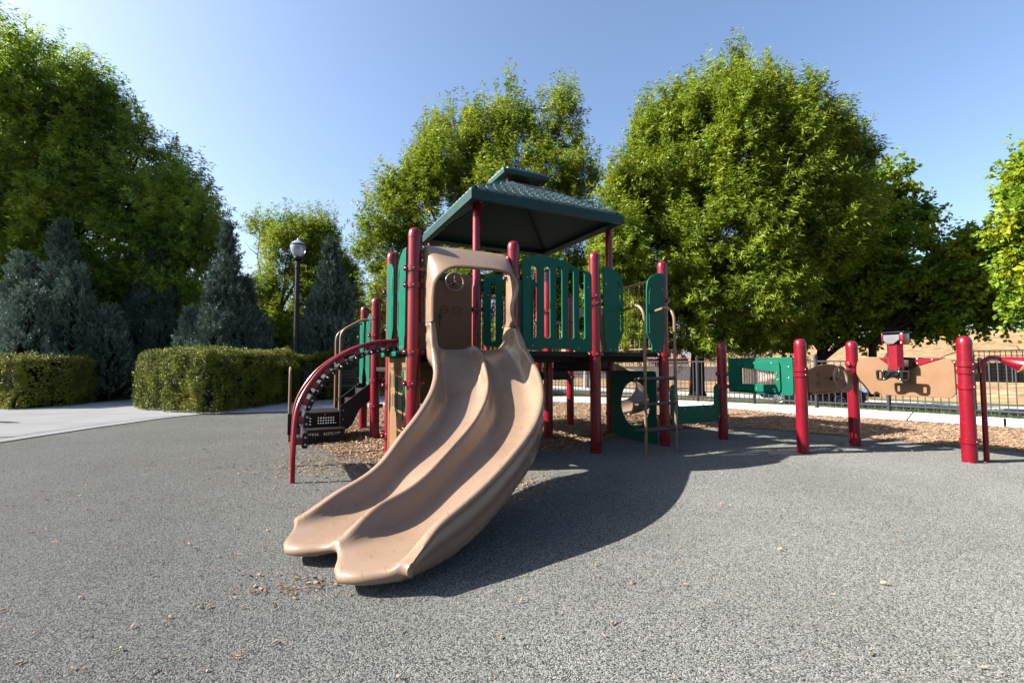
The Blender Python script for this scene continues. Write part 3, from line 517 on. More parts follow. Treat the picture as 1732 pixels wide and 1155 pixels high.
juniper('slim dark juniper to the right of the lamp post', 556, 640, 13.6, 408, 58, 2700, power=.85, leaders=[(0, 0, 1, .75), (.45, -.1, .7, .5), (-.45, 0, .62, .5), (.2, .3, .82, .5)])
X, Y, H = pxw(500, 433, 12.4); LP = empty('lamp_post', (X, Y, 0)); tag(LP, 'black lamp post with an acorn globe above the hedge', 'street lamp')
b = MB(); b.lathe([(.17, 0), (.17, .1), (.13, .18), (.11, .5), (.085, .6), (.07, .7), (.06, H-.35), (.075, H-.33), (.075, H-.28), (.06, H-.26), (.06, H-.12), (.11, H-.08), (.12, H-.03), (.10, H)], n=20); b.build('pole', M_lamp, LP)
def glass():
    m = bpy.data.materials.new('lamp_glass'); m.use_nodes = True; p = m.node_tree.nodes['Principled BSDF']; p.inputs['Base Color'].default_value = (.30, .34, .40, 1); p.inputs['Roughness'].default_value = .25; p.inputs['Transmission Weight'].default_value = .5
    t = m.node_tree; co = t.nodes.new('ShaderNodeTexCoord'); w = t.nodes.new('ShaderNodeTexWave'); w.inputs['Scale'].default_value = 20; t.links.new(co.outputs['Object'], w.inputs[0]); bp = t.nodes.new('ShaderNodeBump'); bp.inputs['Strength'].default_value = .4; t.links.new(w.outputs[1], bp.inputs['Height']); t.links.new(bp.outputs[0], p.inputs['Normal']); return m
M_lg = glass(); b = MB(); b.lathe([(.08, -.01), (.13, .05), (.185, .16), (.205, .26), (.20, .31)], (0, 0, H), 24); g = b.build('globe', M_lg, LP)
b = MB(); b.lathe([(.20, .31), (.208, .315), (.208, .345), (.198, .35)], (0, 0, H), 24); b.build('band', M_lamp, g)
b = MB(); b.lathe([(.198, .35), (.15, .40), (.08, .45), (.03, .48), (.02, .53), (.001, .55)], (0, 0, H), 24); b.build('lamp_cap', M_lg, LP)
BN = empty('park_bench', (-4.55, 11.75, .012), R(38)); tag(BN, 'black slatted bench in the shade beside the hedge path', 'bench')
b = MB(); [b.rbox(-.75, .75, -.2+k*.09, -.2+k*.09+.07, .43, .455, .004) for k in range(5)]; b.build('seat', M_lamp, BN)
b = MB(); [b.rbox(-.75, .75, .25+k*.02, .27+k*.02, .52+k*.09, .59+k*.09, .004) for k in range(4)]; b.build('backrest', M_lamp, BN)
for x in (-.65, .65):
    b = MB(); b.tube([(x, -.2, 0), (x, -.2, .42), (x, .24, .42), (x, .33, .86)], .022, 8); b.tube([(x, .26, 0), (x, .22, .42)], .022, 8); b.build('leg', M_lamp, BN)
# ------------------------------------------------------------------ trees
tree('large deep green ash filling the upper left corner', 'tree', 90, 14.5, [(-60, 200, 150), (10, 170, 105), (70, 160, 75), (30, 100, 50), (110, 210, 95), (160, 245, 85), (215, 295, 80), (250, 345, 75), (290, 385, 62), (120, 350, 120), (20, 330, 130), (200, 420, 95), (280, 430, 65), (325, 365, 38), (340, 420, 26), (280, 320, 66), (300, 470, 50), (240, 490, 60), (80, 440, 100), (-60, 380, 140), (320, 410, 40), (20, 470, 90), (150, 480, 70), (-60, 480, 90), (150, 160, 40), (230, 230, 35), (310, 320, 32)], L_ashd, 10500, 36, .16, .017, up=.42, spl=.75, droop=.3, trunk_r=.25, thr=-.75, nf=2.2, limbs=14, spread=.9, tops=.25)
tree('bright yellow-green ash behind the lamp post', 'tree', 452, 20, [(435, 395, 28), (425, 450, 38), (490, 420, 48), (530, 400, 34), (545, 470, 48), (470, 500, 58), (520, 540, 50), (445, 560, 50), (578, 480, 34), (590, 530, 30), (450, 610, 40), (520, 610, 45), (400, 540, 30)], L_yel, 5200, 30, .16, .018, up=.5, spl=.8, trunk_r=.12, thr=-.75, limbs=12)
tree('loose light green ash directly behind the play structure roof', 'tree', 850, 18.5, [(675, 300, 38), (655, 365, 52), (640, 430, 36), (755, 255, 66), (785, 205, 34), (850, 225, 66), (940, 205, 52), (960, 285, 60), (870, 320, 90), (730, 350, 80), (975, 350, 40), (665, 500, 42), (800, 450, 90), (920, 450, 80), (640, 560, 40), (750, 545, 60), (860, 560, 60), (970, 520, 55), (1000, 450, 42), (620, 425, 22), (990, 490, 45), (940, 540, 60), (690, 450, 50)], L_ash, 8200, 38, .18, .019, up=.62, spl=.95, droop=.35, trunk_r=.2, thr=-.5, nf=2.4, tops=.55)
tree('tallest ash with a broad pointed crown right of the play structure', 'tree', 1178, 15.4, [(1235, 135, 42), (1180, 190, 58), (1290, 175, 55), (1120, 220, 46), (1240, 255, 95), (1100, 265, 30), (1095, 335, 52), (1370, 205, 56), (1410, 240, 45), (1130, 310, 85), (1330, 300, 90), (1435, 265, 42), (1240, 390, 115), (1120, 425, 90), (1055, 315, 34), (1055, 425, 56), (1380, 390, 88), (1180, 510, 62), (1290, 490, 80), (1430, 350, 52), (1090, 510, 50), (1240, 555, 45), (1320, 560, 40), (1150, 560, 40), (1045, 500, 55), (1030, 560, 42), (1080, 575, 38), (1200, 580, 30), (1290, 580, 28)], L_ash, 18000, 38, .165, .018, up=.58, spl=.8, droop=.35, trunk_r=.22, thr=-.62, dj=1.0, nf=2.4, tops=.55, fork=.16)
tree('dark maple with yellowing top right of the tallest ash', 'tree', 1385, 17.2, [(1500, 320, 42), (1478, 385, 56), (1545, 370, 38), (1515, 450, 66), (1440, 480, 70), (1380, 530, 52), (1470, 530, 52), (1335, 560, 34), (1560, 500, 46), (1540, 300, 20), (1330, 480, 60), (1380, 430, 60)], L_map, 4000, 15, .17, .062, up=.4, spl=.7, droop=.3, trunk_r=.22, thr=-.4, nf=2.2, spread=1.1, fork=.14)
tree('small maple in the dip of the tree line', 'tree', 1474, 16.3, [(1608, 395, 28), (1590, 440, 42), (1640, 425, 36), (1622, 480, 46), (1560, 530, 40), (1665, 490, 40), (1640, 535, 30), (1600, 545, 25), (1690, 520, 30)], L_map, 1700, 15, .17, .06, up=.35, spl=.65, trunk_r=.13, thr=-.7, fork=.3)
tree('bright maple cut off by the right edge', 'tree', 1790, 12.2, [(1772, 325, 38), (1750, 385, 32), (1815, 400, 74), (1760, 455, 42), (1812, 505, 50), (1745, 520, 24), (1756, 285, 26), (1840, 300, 80)], L_map, 2000, 16, .15, .05, up=.4, spl=.75, trunk_r=.15, thr=-.35, nf=2.2, dj=.5)
tree('slender pale trunked street tree in front of the block wall', 'tree', 991, 37, [(985, 560, 22), (1005, 575, 18), (975, 590, 16), (1000, 540, 16)], L_ash, 300, 16, .2, .05, zb=-.95, trunk_r=.22, barkm=M_white, limbs=4, fork=.6, dj=.3)
tree('dark shrub mass below the big left ash', 'shrub', 205, 17, [(60, 540, 60), (150, 520, 70), (230, 500, 60), (310, 540, 50), (200, 580, 60), (330, 590, 50), (400, 600, 45), (120, 600, 60)], L_ashd, 2600, 18, .17, .04, trunk_r=.1, name='leafy_shrub')
tree('small sunlit shrub above the hedge at the left edge', 'shrub', 15, 16, [(10, 590, 28), (35, 605, 20), (-20, 600, 30)], L_yel, 420, 16, .14, .035, trunk_r=.05, name='leafy_shrub', limbs=3)
tree('distant green trees behind the dark juniper', 'tree', 600, 26, [(600, 560, 28), (570, 520, 24), (640, 600, 30), (700, 600, 34), (780, 600, 30), (860, 590, 30), (940, 600, 26), (1040, 590, 30)], L_ashd, 1500, 14, .3, .07, trunk_r=.1, zb=-.6)
# ------------------------------------------------------------------ the play structure
TH = .45836; S = 1.067
PS = empty('play_structure', (-.9424, 4.3258, 0), TH)
tag(PS, 'red, green and tan playground play structure with twin slide and hipped roof', 'play structure')
def clamp(b, x, y, z, dirs, r=.0635):
    b.lathe([(r+.001, -.026), (r+.012, -.024), (r+.012, .024), (r+.001, .026)], (x, y, z), 24)
    for d in dirs:
        d = Vector(d).normalized(); n = Vector((-d.y, d.x)); M = Matrix.Translation((x, y, z)) @ Matrix.Rotation(math.atan2(d.y, d.x), 4, 'Z')
        b.rbox(r+.002, r+.045, -.018, .018, -.025, .025, .004, M)
posts = {'A': (0, 0, 2.34), 'B': (1, 0, 2.34), 'C': (2, 0, 2.34), 'D': (3, 0, 2.34), 'J': (0, 1, 2.34), 'F': (2, 1, 2.34), 'G': (3, 2, 2.20), 'K': (0, 2, 1.94), 'L': (0, 3, 1.94), 'M': (4, 0, 1.317), 'N': (4, -1, 1.317), 'O': (5, -1, 1.317), 'P': (5, -2, 1.317),
         'H': (1, 1, 3.08), 'E': (3, 1, 3.08), 'I': (1, 3, 3.08), 'Q': (3, 3, 3.08), 'T': (1, 2, 2.0), 'U': (2, 3, 2.0)}
U_ = (1, 0); V_ = (0, 1); u_ = (-1, 0); v_ = (0, -1)
cl_ = {'A': [(1.94, (u_, (.9, -.4))), (1.78, (u_, U_)), (1.14, (u_, U_)), (.84, (u_, U_)), (.42, (u_, U_))], 'B': [(1.95, (u_, U_)), (1.14, (U_, u_))], 'C': [(1.82, (u_, U_)), (1.73, (u_, U_, v_)), (1.14, (u_, U_, v_))], 'D': [(1.83, (u_, v_)), (1.14, (u_, v_)), (.7, (U_, V_)), (.35, (U_, V_))],
       'J': [(1.86, (v_, u_)), (1.2, (v_, u_)), (.78, (v_, u_)), (.2, (u_,))], 'F': [(1.75, (u_, V_)), (1.14, (u_, V_)), (.95, (U_,))], 'E': [(1.14, (u_, v_)), (.95, (u_,)), (.30, (v_, U_))], 'H': [(1.72, (U_, u_)), (1.14, (U_, u_))], 'K': [(1.66, (V_, U_)), (1.42, (V_, u_)), (.80, (V_, U_)), (.45, (U_,))], 'L': [(1.45, (v_, u_)), (1.2, (v_,)), (.8, (v_,))],
       'G': [(1.75, (v_,)), (1.1, (v_,)), (.8, (u_,))], 'M': [(.89, (u_, v_)), (.72, (v_, u_)), (.31, (u_, U_))], 'N': [(.96, (V_, U_)), (.90, (V_, U_))], 'O': [(1.02, (v_, u_)), (.87, (v_, u_)), (.82, (u_,))], 'P': [(1.02, (V_,)), (.945, (U_, (.8, .4))), (.785, (V_,)), (.22, (U_,))]}
for k, (u, v, h) in posts.items():
    x, y = u*S, v*S; r = .0635; b = MB()
    if h > 3: b.lathe([(r, -.05), (r, 1.2), (r, 2.0), (.053, 2.04), (.053, 3.12)], (x, y, 0), 28)
    else: b.lathe([(r, -.05), (r, h-.1), (r+.002, h-.099), (r+.002, h-.065), (r*.97, h-.045), (r*.84, h-.02), (r*.6, h-.006), (r*.3, h), (.0001, h+.001)], (x, y, 0), 28)
    p = b.build('post', M_red, PS, 50)
    for (z, dirs) in cl_.get(k, []):
        b = MB(); clamp(b, x, y, z, dirs); cc = b.build('clamp', M_red, p)
        b = MB()
        for d in dirs:
            d = Vector((*d, 0)).normalized(); n = Vector((-d.y, d.x, 0))
            for s in (-1, 1): b.bolt(Vector((x, y, z))+d*(r+.030)+n*s*.0185, n*s, .0095)
        vd = Vector((-.35, -.94, 0)).normalized(); b.bolt(Vector((x, y, z))+vd*(r+.0125), vd, .007); merge(cc, b, M_bolt)
# decks
def deck(a0, a1, b0, b1, z):
    b = MB(); b.rbox(a0*S+.07, a1*S-.07, b0*S-.0, b1*S-.0, z-.055, z, .006); b.rbox(a0*S-.0, a0*S+.0699, b0*S+.07, b1*S-.07, z-.054, z-.001, .004); b.rbox(a1*S-.0699, a1*S+.0, b0*S+.07, b1*S-.07, z-.054, z-.001, .004)
    for k in range(3): b.box(a0*S+.1, a1*S-.1, b0*S+.25+k*.28, b0*S+.28+k*.28, z-.12, z-.056)
    b.build('deck', M_deck, PS)
for c in ((0, 1, 0, 1), (1, 2, 0, 1), (2, 3, 0, 1), (1, 2, 1, 2), (2, 3, 1, 2), (1, 2, 2, 3)): deck(*c, 1.165)
deck(0, 1, 2, 3, .80); deck(0, 1, 1, 2, .98)
# front slotted barrier B-C
ar = [(1.139, 1.20, .01), (1.139, 2.155, .05)]+[(1.139+t*.904, 2.155+.07*math.sin(math.pi*min(1, t*1.25)**.9)-.07*t**1.6, .2) for t in (.2, .4, .6, .8)]+[(2.043, 2.075, .05), (2.043, 1.165, .01), (1.9, 1.155, .02), (1.75, 1.185, .1), (1.42, 1.195, .1), (1.28, 1.165, .03)]
panel('slotted_barrier', 'b', -.062, rpoly(ar, .03), [slot(x, 1.30, 2.10-.008*abs(i-2), .075) for i, x in enumerate((1.283, 1.445, 1.60, 1.755, 1.905))], .022, M_green, PS, .005, [(1.2, 1.95), (1.99, 1.9), (1.26, 1.22), (1.85, 1.20)], -1, M_bolt)
# slotted barrier H-F
ar = [(1.14, 1.25, .06), (1.14, 2.12, .04), (1.3, 2.19, .1), (1.6, 2.2, .2), (1.85, 2.15, .1), (2.0, 2.08, .04), (2.0, 1.25, .06)]
panel('slotted_barrier', 'b', S-.062, rpoly(ar, .03), [slot(x, 1.31, 2.07, .07) for x in (1.275, 1.435, 1.595, 1.755, 1.9)], .022, M_green, PS, .005, [(1.2, 1.9)], -1, M_bolt)
# ladder side panels
def sidepanel(axis, val, p0, s, zb=1.16, bd=-1):
    pts = [(0, 0, .04), (0, .10, .02), (-.02, .13, .02), (-.03, 1.00, .02), (.06, 1.01, .05), (.17, .965, .08), (.245, .90, .06), (.265, .80, .05), (.27, .24, .03), (.205, .13, .03), (.19, .10, .02), (.19, 0, .04)]
    h1 = rpoly([(.175, .86, .015), (.235, .78, .02), (.238, .60, .015), (.215, .60, .01), (.212, .74, .02)], .015); h2 = slot(.228, .24, .50, .024)
    f = lambda q: [(p0+s*a[0], zb+a[1]) for a in q]
    return panel('entry_panel', axis, val, f(rpoly(pts)), [f(h1), f(h2)], .02, M_green, PS, .004, [(p0+s*.06, zb+.03), (p0+s*.14, zb+.03), (p0+s*.01, zb+.8)], bd, M_bolt)
sidepanel('b', -.062, 2.235, 1); sidepanel('b', -.062, 3.135, -1)
sidepanel('a', -.062, .10, 1.2); sidepanel('a', -.062, .965, -1.2)
sidepanel('a', -.062, 2*S+.06, 1.4, .72); sidepanel('a', -.062, 3*S-.06, -1.4, .72)
# ladder
LD = MB(); 
def loop(a, b0=-.06, b1=-.40, zt=1.70, x2=None):
    pts = [(a, b0, zt-.03)]; pts += [(a+.02*(0), b0+(b1-b0)*.55*t, zt-.03+.03*t) for t in (.5, 1)]
    for k in range(1, 9):
        an = math.pi/2*k/8; pts.append((a, b0+(b1-b0)*.55+(b1-b0)*.45*math.sin(an), zt-.17+.17*math.cos(an)))
    pts += [(a, b1, z) for z in (1.4, 1.0, .5, -.02)]; return pts
for a in (2.52, 2.98): MB().tube(loop(a), .0175, 14).build('handrail', M_tanpipe, PS)
for z in (.28, .57, .86):
    b = MB(); yb = -.40; pts = [(2.52, yb, z)]+[(2.52, yb+.06+.16*0, z)]
    b.tube([(2.52, yb, z), (2.98, yb, z)], .017, 10)
    b.tube([(2.53, yb, z), (2.49, yb-.0, z), (2.465, yb+.05, z-.004), (2.47, yb+.11, z-.012), (2.52, yb+.14, z-.015), (2.98, yb+.14, z-.01), (2.98, yb, z)], .0165, 10)
    for k in range(3): b.lathe([(.020, -.008), (.023, 0), (.020, .008)], n=10, M=Matrix.Translation((2.88+k*.035, yb, z)) @ Matrix.Rotation(math.pi/2, 4, 'Y'))
    b.build('rung', mat('grey_rung', (.12, .10, .095), .4) if z < .3 else bpy.data.materials['grey_rung'], PS)
# railing with vertical rods on a=3S
b = MB(); b.tube([(3*S, .10, 2.09), (3*S, .2, 2.12), (3*S, .9, 2.10), (3*S, .97, 2.05)], .019, 12); b.tube([(3*S, .08, 1.22), (3*S, .99, 1.22)], .012, 8)
for k in range(9): y = .16+k*.092; b.tube([(3*S, y, 1.22), (3*S, y, 2.11)], .006, 6)
b.build('railing', M_tanpipe, PS)
# round hole panel under the deck, a=3S
panel('crawl_hole_panel', 'a', 3*S-.05, rpoly([(.09, .0, .01), (.09, .93, .04), (.98, .93, .04), (.98, .0, .01)]), [ell(.49, .485, .285, .305)], .022, M_green, PS, .005, [(.14, .82), (.14, .2), (.93, .3)], -1, M_bolt)
# low green barrier D-M
panel('low_barrier', 'b', .0, rpoly([(3.31, .25, .02), (3.30, .72, .04), (3.36, .77, .05), (3.42, .73, .04), (3.435, .478, .03), (4.10, .475, .03), (4.105, .72, .04), (4.165, .765, .05), (4.205, .72, .03), (4.205, .25, .03)]), [], .022, M_green, PS, .005, [(3.55, .445), (3.71, .45), (3.86, .445), (4.01, .45), (4.185, .69), (4.185, .33)], -1, M_bolt)
# storefront panel M-N on a=4S
a4 = 4*S-.045
p = panel('window_board', 'a', a4, rpoly([(-.145, .655, .03), (-.14, 1.10, .03), (-1.01, 1.105, .04), (-1.012, .65, .04)]), [[(-.34, .765), (-.34, .982), (-.79, .942), (-.79, .77)]], .022, M_green, PS, .005, [(-.96, .99), (-.96, .86)], -1, M_bolt)
panel('raised_frame', 'a', a4-.022, rpoly([(-.27, .68, .05), (-.26, 1.06, .05), (-.86, 1.06, .06), (-.87, .675, .06)]), [rpoly([(-.335, .77, .01), (-.335, .975, .01), (-.5, .96, .03), (-.58, .955, .05), (-.66, .935, .04), (-.795, .93, .01), (-.795, .775, .01)], .01)], .016, M_green, p, .004, [(-.32, 1.03), (-.53, 1.035), (-.76, 1.035), (-.32, .72), (-.56, .715), (-.78, .72)], -1, M_bolt)
b = MB(); 
for k in range(14): z = -.35-k*.034; b.cyl((a4+.03, z, .66), (a4+.03, z, 1.0), .012, n=8)
b.build('rollers', mat('roller_steel', (.35, .32, .31), .3, metal=.6, var=.4, vscale=30), p)
b = MB()
for (y, z) in ((-.83, .92), (-.82, .90), (-.815, .87), (-.84, .85), (-.825, .835), (-.835, .83), (-.85, .84)): b.bolt((a4-.031, y, z), (-1, 0, 0), .007)
b.build('yellow_dots', mat('yellow_paint', (.6, .6, .15), .5), p)
# steering panel N-O on b=-S
bn = -S-.03
p = panel('steering_board', 'b', bn, rpoly([(4.345, .69, .01), (4.345, .955, .02), (4.43, .97, .06), (4.60, 1.018, .2), (4.85, 1.022, .2), (5.02, .985, .08), (5.12, .95, .04), (5.25, .96, .02), (5.25, .705, .01)]), [], .022, M_tan, PS, .005)
panel('lower_edge', 'b', bn, [(4.40, .665), (4.40, .688), (5.2, .702), (5.2, .68)], [], .02, M_red, p, .003)
def ring(axis, val, c, R_, r=.0025, m=M_line, parent=None, name='dial'):
    b = MB(); b.tube([((val, c[0]+R_*math.cos(t), c[1]+R_*math.sin(t)) if axis == 'a' else (c[0]+R_*math.cos(t), val, c[1]+R_*math.sin(t))) for t in np.linspace(0, 2*math.pi, 32, endpoint=False)], r, 6, closed=True); return b
for (x, z) in ((4.53, .895), (4.53, .785)):
    b = ring('b', bn-.0115, (x, z), .034, .0025); b.tube([(x, bn-.0115, z-.006), (x+.008, bn-.0115, z+.02)], .004, 5); 
    for an in (.6, 2.5): b.tube([(x+.055*math.cos(an), bn-.0115, z+.05*math.sin(an)), (x+.062*math.cos(an), bn-.0115, z+.057*math.sin(an))], .002, 5)
    b.build('dial', M_line, p)
def wheel(c, n, R_, parent, m, stalk, hubm=None, spin=0):
    n = Vector(n).normalized(); M = Matrix.Translation(c) @ n.to_track_quat('Z', 'Y').to_matrix().to_4x4() @ Matrix.Rotation(spin, 4, 'Z'); b = MB()
    b.tube([M @ Vector((R_*math.cos(t), R_*math.sin(t), 0)) for t in np.linspace(0, 2*math.pi, 36, endpoint=False)], R_*.105, 12, closed=True)
    for k in range(3): t = math.pi/2+k*2.094; b.tube([M @ Vector((0, 0, -.012)), M @ Vector((R_*.5*math.cos(t), R_*.5*math.sin(t), -.008)), M @ Vector((R_*math.cos(t), R_*math.sin(t), 0))], [R_*.075, R_*.06, R_*.06], 8)
    b.lathe([(.014, -.03), (.018, 0), (.012, .008)], n=14, M=M); w = b.build('steering_wheel', m, parent)
    b = MB(); b.tube([M @ Vector((0, 0, -stalk)), M @ Vector((0, 0, -.02))], .014, 10); b.lathe([(.02, 0), (.02, .012), (.014, .03)], n=14, M=M @ Matrix.Translation((0, 0, -stalk))); b.build('stalk', M_black, w)
    b = MB(); b.bolt(M @ Vector((0, 0, .008)), n, .012); b.build('hub_bolt', M_bolt, w)
M_whl = mat('grey_brown_wheel', (.42, .33, .28), .35, var=.2)
wheel((4.80, bn-.11, .855), (.05, -1, .05), .142, p, M_whl, .10)
# periscope panel O-P on a=5S
ao = 5*S-.03
pts = [(-1.13, .98, .02), (-1.15, 1.07, .03), (-1.25, 1.11, .06), (-1.36, 1.105, .06), (-1.43, 1.095, .03), (-1.52, 1.105, .06), (-1.66, 1.10, .06), (-1.76, 1.09, .03), (-1.86, 1.10, .06), (-1.99, 1.095, .05), (-2.06, 1.04, .04), (-2.065, .70, .04), (-2.02, .655, .03), (-1.27, .655, .03), (-1.13, .86, .02)]
p = panel('cloud_board', 'a', ao, rpoly(pts), [], .022, M_tan, PS, .005)
panel('bracket_plate', 'a', ao-.016, rpoly([(-1.37, 1.10, .004), (-1.99, 1.095, .004), (-1.72, .99, .02), (-1.5, .985, .02)]), [], .008, M_red, p, .002, [(-1.75, 1.08), (-1.72, 1.055), (-1.75, 1.03), (-1.88, 1.07)], -1, M_bolt)
pc = Vector((ao-.155, -1.605, .93)); b = MB()
n6 = []; 
for z, sx in ((.955, 1), (1.37, 1)):
    for k in range(6): a = math.pi/6+k*math.pi/3; n6.append((pc.x+.062*math.cos(a)*sx, pc.y+.078*math.sin(a), z))
n6 = [(x, y, z-(.055 if i >= 6 and x < pc.x-.03 else 0)) for i, (x, y, z) in enumerate(n6)]
b.add(n6, [(k, (k+1) % 6, 6+(k+1) % 6, 6+k) for k in range(6)]+[(5, 4, 3, 2, 1, 0), (6, 7, 8, 9, 10, 11)]); per = b.build('periscope_tube', M_red, PS, 25)
b = MB(); b.add([(pc.x-.075, pc.y+.075, 1.355), (pc.x-.075, pc.y-.075, 1.355), (pc.x-.078, pc.y-.075, 1.30), (pc.x-.078, pc.y-.015, 1.25), (pc.x-.078, pc.y+.03, 1.25), (pc.x-.078, pc.y+.075, 1.29)], [(0, 1, 2, 3, 4, 5), (5, 4, 3, 2, 1, 0)]); b.build('mirror', M_mirror, per, 0)
b = MB(); b.rbox(pc.x-.09, pc.x+.09, pc.y-.13, pc.y+.10, 1.372, 1.388, .004); b.build('top_plate', M_black, per)
MB().rbox(pc.x-.085, pc.x+.06, pc.y+.078, pc.y+.092, 1.27, 1.37, .004).build('cheek_plate', M_red, per); ck = MB().rbox(pc.x-.085, pc.x+.06, pc.y-.115, pc.y-.08, 1.24, 1.37, .004).build('side_plate', M_red, per)
b = MB(); [b.bolt((pc.x-.086, pc.y+q, z), (-1, 0, 0), .009) for q, z in ((-.097, 1.355), (-.097, 1.26))]; merge(ck, b, M_bolt)
vw = panel('handle_plate', 'a', pc.x-.075, rpoly([(-1.445, .955, .03), (-1.450, .86, .03), (-1.465, .835, .02), (-1.535, .835, .02), (-1.575, .865, .03), (-1.635, .868, .03), (-1.675, .835, .02), (-1.745, .83, .02), (-1.770, .855, .03), (-1.775, .95, .03)]), [rpoly([(-1.470, .935, .01), (-1.470, .855, .01), (-1.500, .855, .01), (-1.500, .935, .01)], .008), rpoly([(-1.710, .93, .01), (-1.710, .85, .01), (-1.745, .85, .01), (-1.745, .93, .01)], .008)], .03, M_black, PS, .006, [(-1.515, .945), (-1.525, .852), (-1.670, .94), (-1.680, .85)], -1, M_bolt)
b = MB()
for y in (-1.56, -1.64): b.lathe([(.034, 0), (.036, .012), (.026, .014), (.024, .002)], n=20, M=Matrix.Translation((pc.x-.09, y, .915)) @ Matrix.Rotation(-math.pi/2, 4, 'Y'))
b.build('eyepiece', M_black, vw)
b = MB(); b.rbox(pc.x-.05, ao-.02, -1.665, -1.545, .92, .99, .006); b.rbox(pc.x, ao-.01, -1.725, -1.665, .99, 1.07, .005); b.build('periscope_arm', M_deck, PS)
# talk tube beside P
tx, ty = 5.50, -2.21; b = MB(); wx = Vector((math.cos(-TH), math.sin(-TH), 0))
pts = [Vector((tx, ty, -.03)), Vector((tx, ty, .6)), Vector((tx, ty, .98))]
for k in range(1, 9): an = math.pi/2*k/8; pts.append(Vector((tx, ty, .98))+wx*.11*(1-math.cos(an))+Vector((0, 0, .11*math.sin(an))))
pts += [Vector((tx, ty, 1.09))+wx*.16, Vector((tx, ty, 1.075))+wx*.20]
b.tube(pts, .0235, 14); tt = b.build('talk_tube', M_red, PS)
d = (wx*.85+Vector((-.4425, -.8968, 0))*.6+Vector((.0, .0, -.38))).normalized(); c0 = pts[-1]; M = Matrix.Translation(c0) @ d.to_track_quat('Z', 'Y').to_matrix().to_4x4()
b = MB(); b.lathe([(.023, -.01), (.024, 0), (.075, .15), (.08, .155), (.07, .156)], n=24, M=M); b.build('horn', M_red, tt)
b = MB(); b.lathe([(.082, .155), (.088, .158), (.088, .172), (.08, .177), (.02, .175), (.0001, .175)], n=28, M=M); b.build('mouthpiece', M_foam, tt)
b = MB(); b.rbox(tx-.075, tx-.012, ty-.01, ty+.01, .93, 1.09, .004); b.rbox(5*S+.05, tx, -2*S-.04, -2*S-.015, .92, .96, .004); b.rbox(5*S+.05, tx, -2*S-.04, -2*S-.015, .20, .24, .004); b.build('bracket', M_red, tt)
# ---- A-J: curved climber
def rail(b0, b1, zoff=0):
    z = [-.03, .25, .56, .724, .887, .998, 1.112, 1.195, 1.246, 1.262, 1.262]; a = [-1.02, -1.02, -1.005, -.959, -.861, -.76, -.603, -.44, -.271, -.10, -.065]
    P_ = [(a[i], b0+(b1-b0)*min(1, max(0, (z[i]-.3)/.95))**1.5, z[i]) for i in range(len(z))]
    out = []
    for i in range(len(P_)-1):
        p0 = Vector(P_[max(i-1, 0)]); p1 = Vector(P_[i]); p2 = Vector(P_[i+1]); p3 = Vector(P_[min(i+2, len(P_)-1)])
        for k in range(5): t = k/5; out.append(.5*((2*p1)+(p2-p0)*t+(2*p0-5*p1+4*p2-p3)*t*t+(3*p1-p0-3*p2+p3)*t**3))
    return out+[Vector(P_[-1])]
r1 = rail(.08, .45); r2 = rail(.78, .78)
CLB = MB(); CLB.tube(r1, .0205, 14); CLB.tube(r1[-1:]+[r1[-1]+Vector((.02, 0, -.03)), r1[-1]+Vector((.02, 0, -.10))], .014, 8); q1 = CLB.build('climber_rail', M_red, PS)
CLB = MB(); CLB.tube(r2, .0205, 14); CLB.tube(r2[-1:]+[r2[-1]+Vector((.02, 0, -.03)), r2[-1]+Vector((.02, 0, -.10))], .014, 8); q2 = CLB.build('climber_rail', M_red, PS)
def atlen(pts, s):
    for i in range(len(pts)-1):
        l = (pts[i+1]-pts[i]).length
        if s <= l: return pts[i].lerp(pts[i+1], s/l), (pts[i+1]-pts[i]).normalized()
        s -= l
    return pts[-1], (pts[-1]-pts[-2]).normalized()
tot = sum((r1[i+1]-r1[i]).length for i in range(len(r1)-1)); tot2 = sum((r2[i+1]-r2[i]).length for i in range(len(r2)-1))
NR = 9
for k in range(NR):
    s = (.20+.80*(k/(NR-1))*.955)
    p1, t1 = atlen(r1, tot*s-.0); p2, t2 = atlen(r2, tot2*s)
    t = (t1+t2); t.y = 0; t.normalize(); nn = Vector((t.z, 0, -t.x))   # inward normal (towards structure / down)
    off = .09; c1 = p1+nn*off; c2 = p2+nn*off; ax_ = (c2-c1).normalized()
    Mx = Matrix((( t.x, ax_.x, nn.x, 0), (t.y, ax_.y, nn.y, 0), (t.z, ax_.z, nn.z, 0), (0, 0, 0, 1)))
    for (pp, qq) in ((p1, q1), (p2, q2)):
        b = MB(); M = Matrix.Translation(pp) @ Mx; b.rbox(-.032, .032, -.005, .005, .01, .085, .002, M); b.build('rung_plate', M_red, qq)
    b = MB(); M = Matrix.Translation(c1.lerp(c2, .5)) @ Mx; hl = (c2-c1).length/2+.012
    b.rbox(-.068, .068, -hl, hl, -.026, .022, .014, M); ru = b.build('rung', M_pod, PS, 50)
    b = MB()
    for sx in (-.03, .03): b.bolt(M @ Vector((sx, -hl-.001, 0)), Mx.to_3x3() @ Vector((0, -1, 0)), .0105)
    merge(ru, b, M_bolt)
b = MB(); b.rbox(-.13, .02, .18, .95, 1.125, 1.15, .006); b.rbox(-.135, -.12, .18, .95, 1.10, 1.15, .004); b.build('step_bracket', M_green, PS)
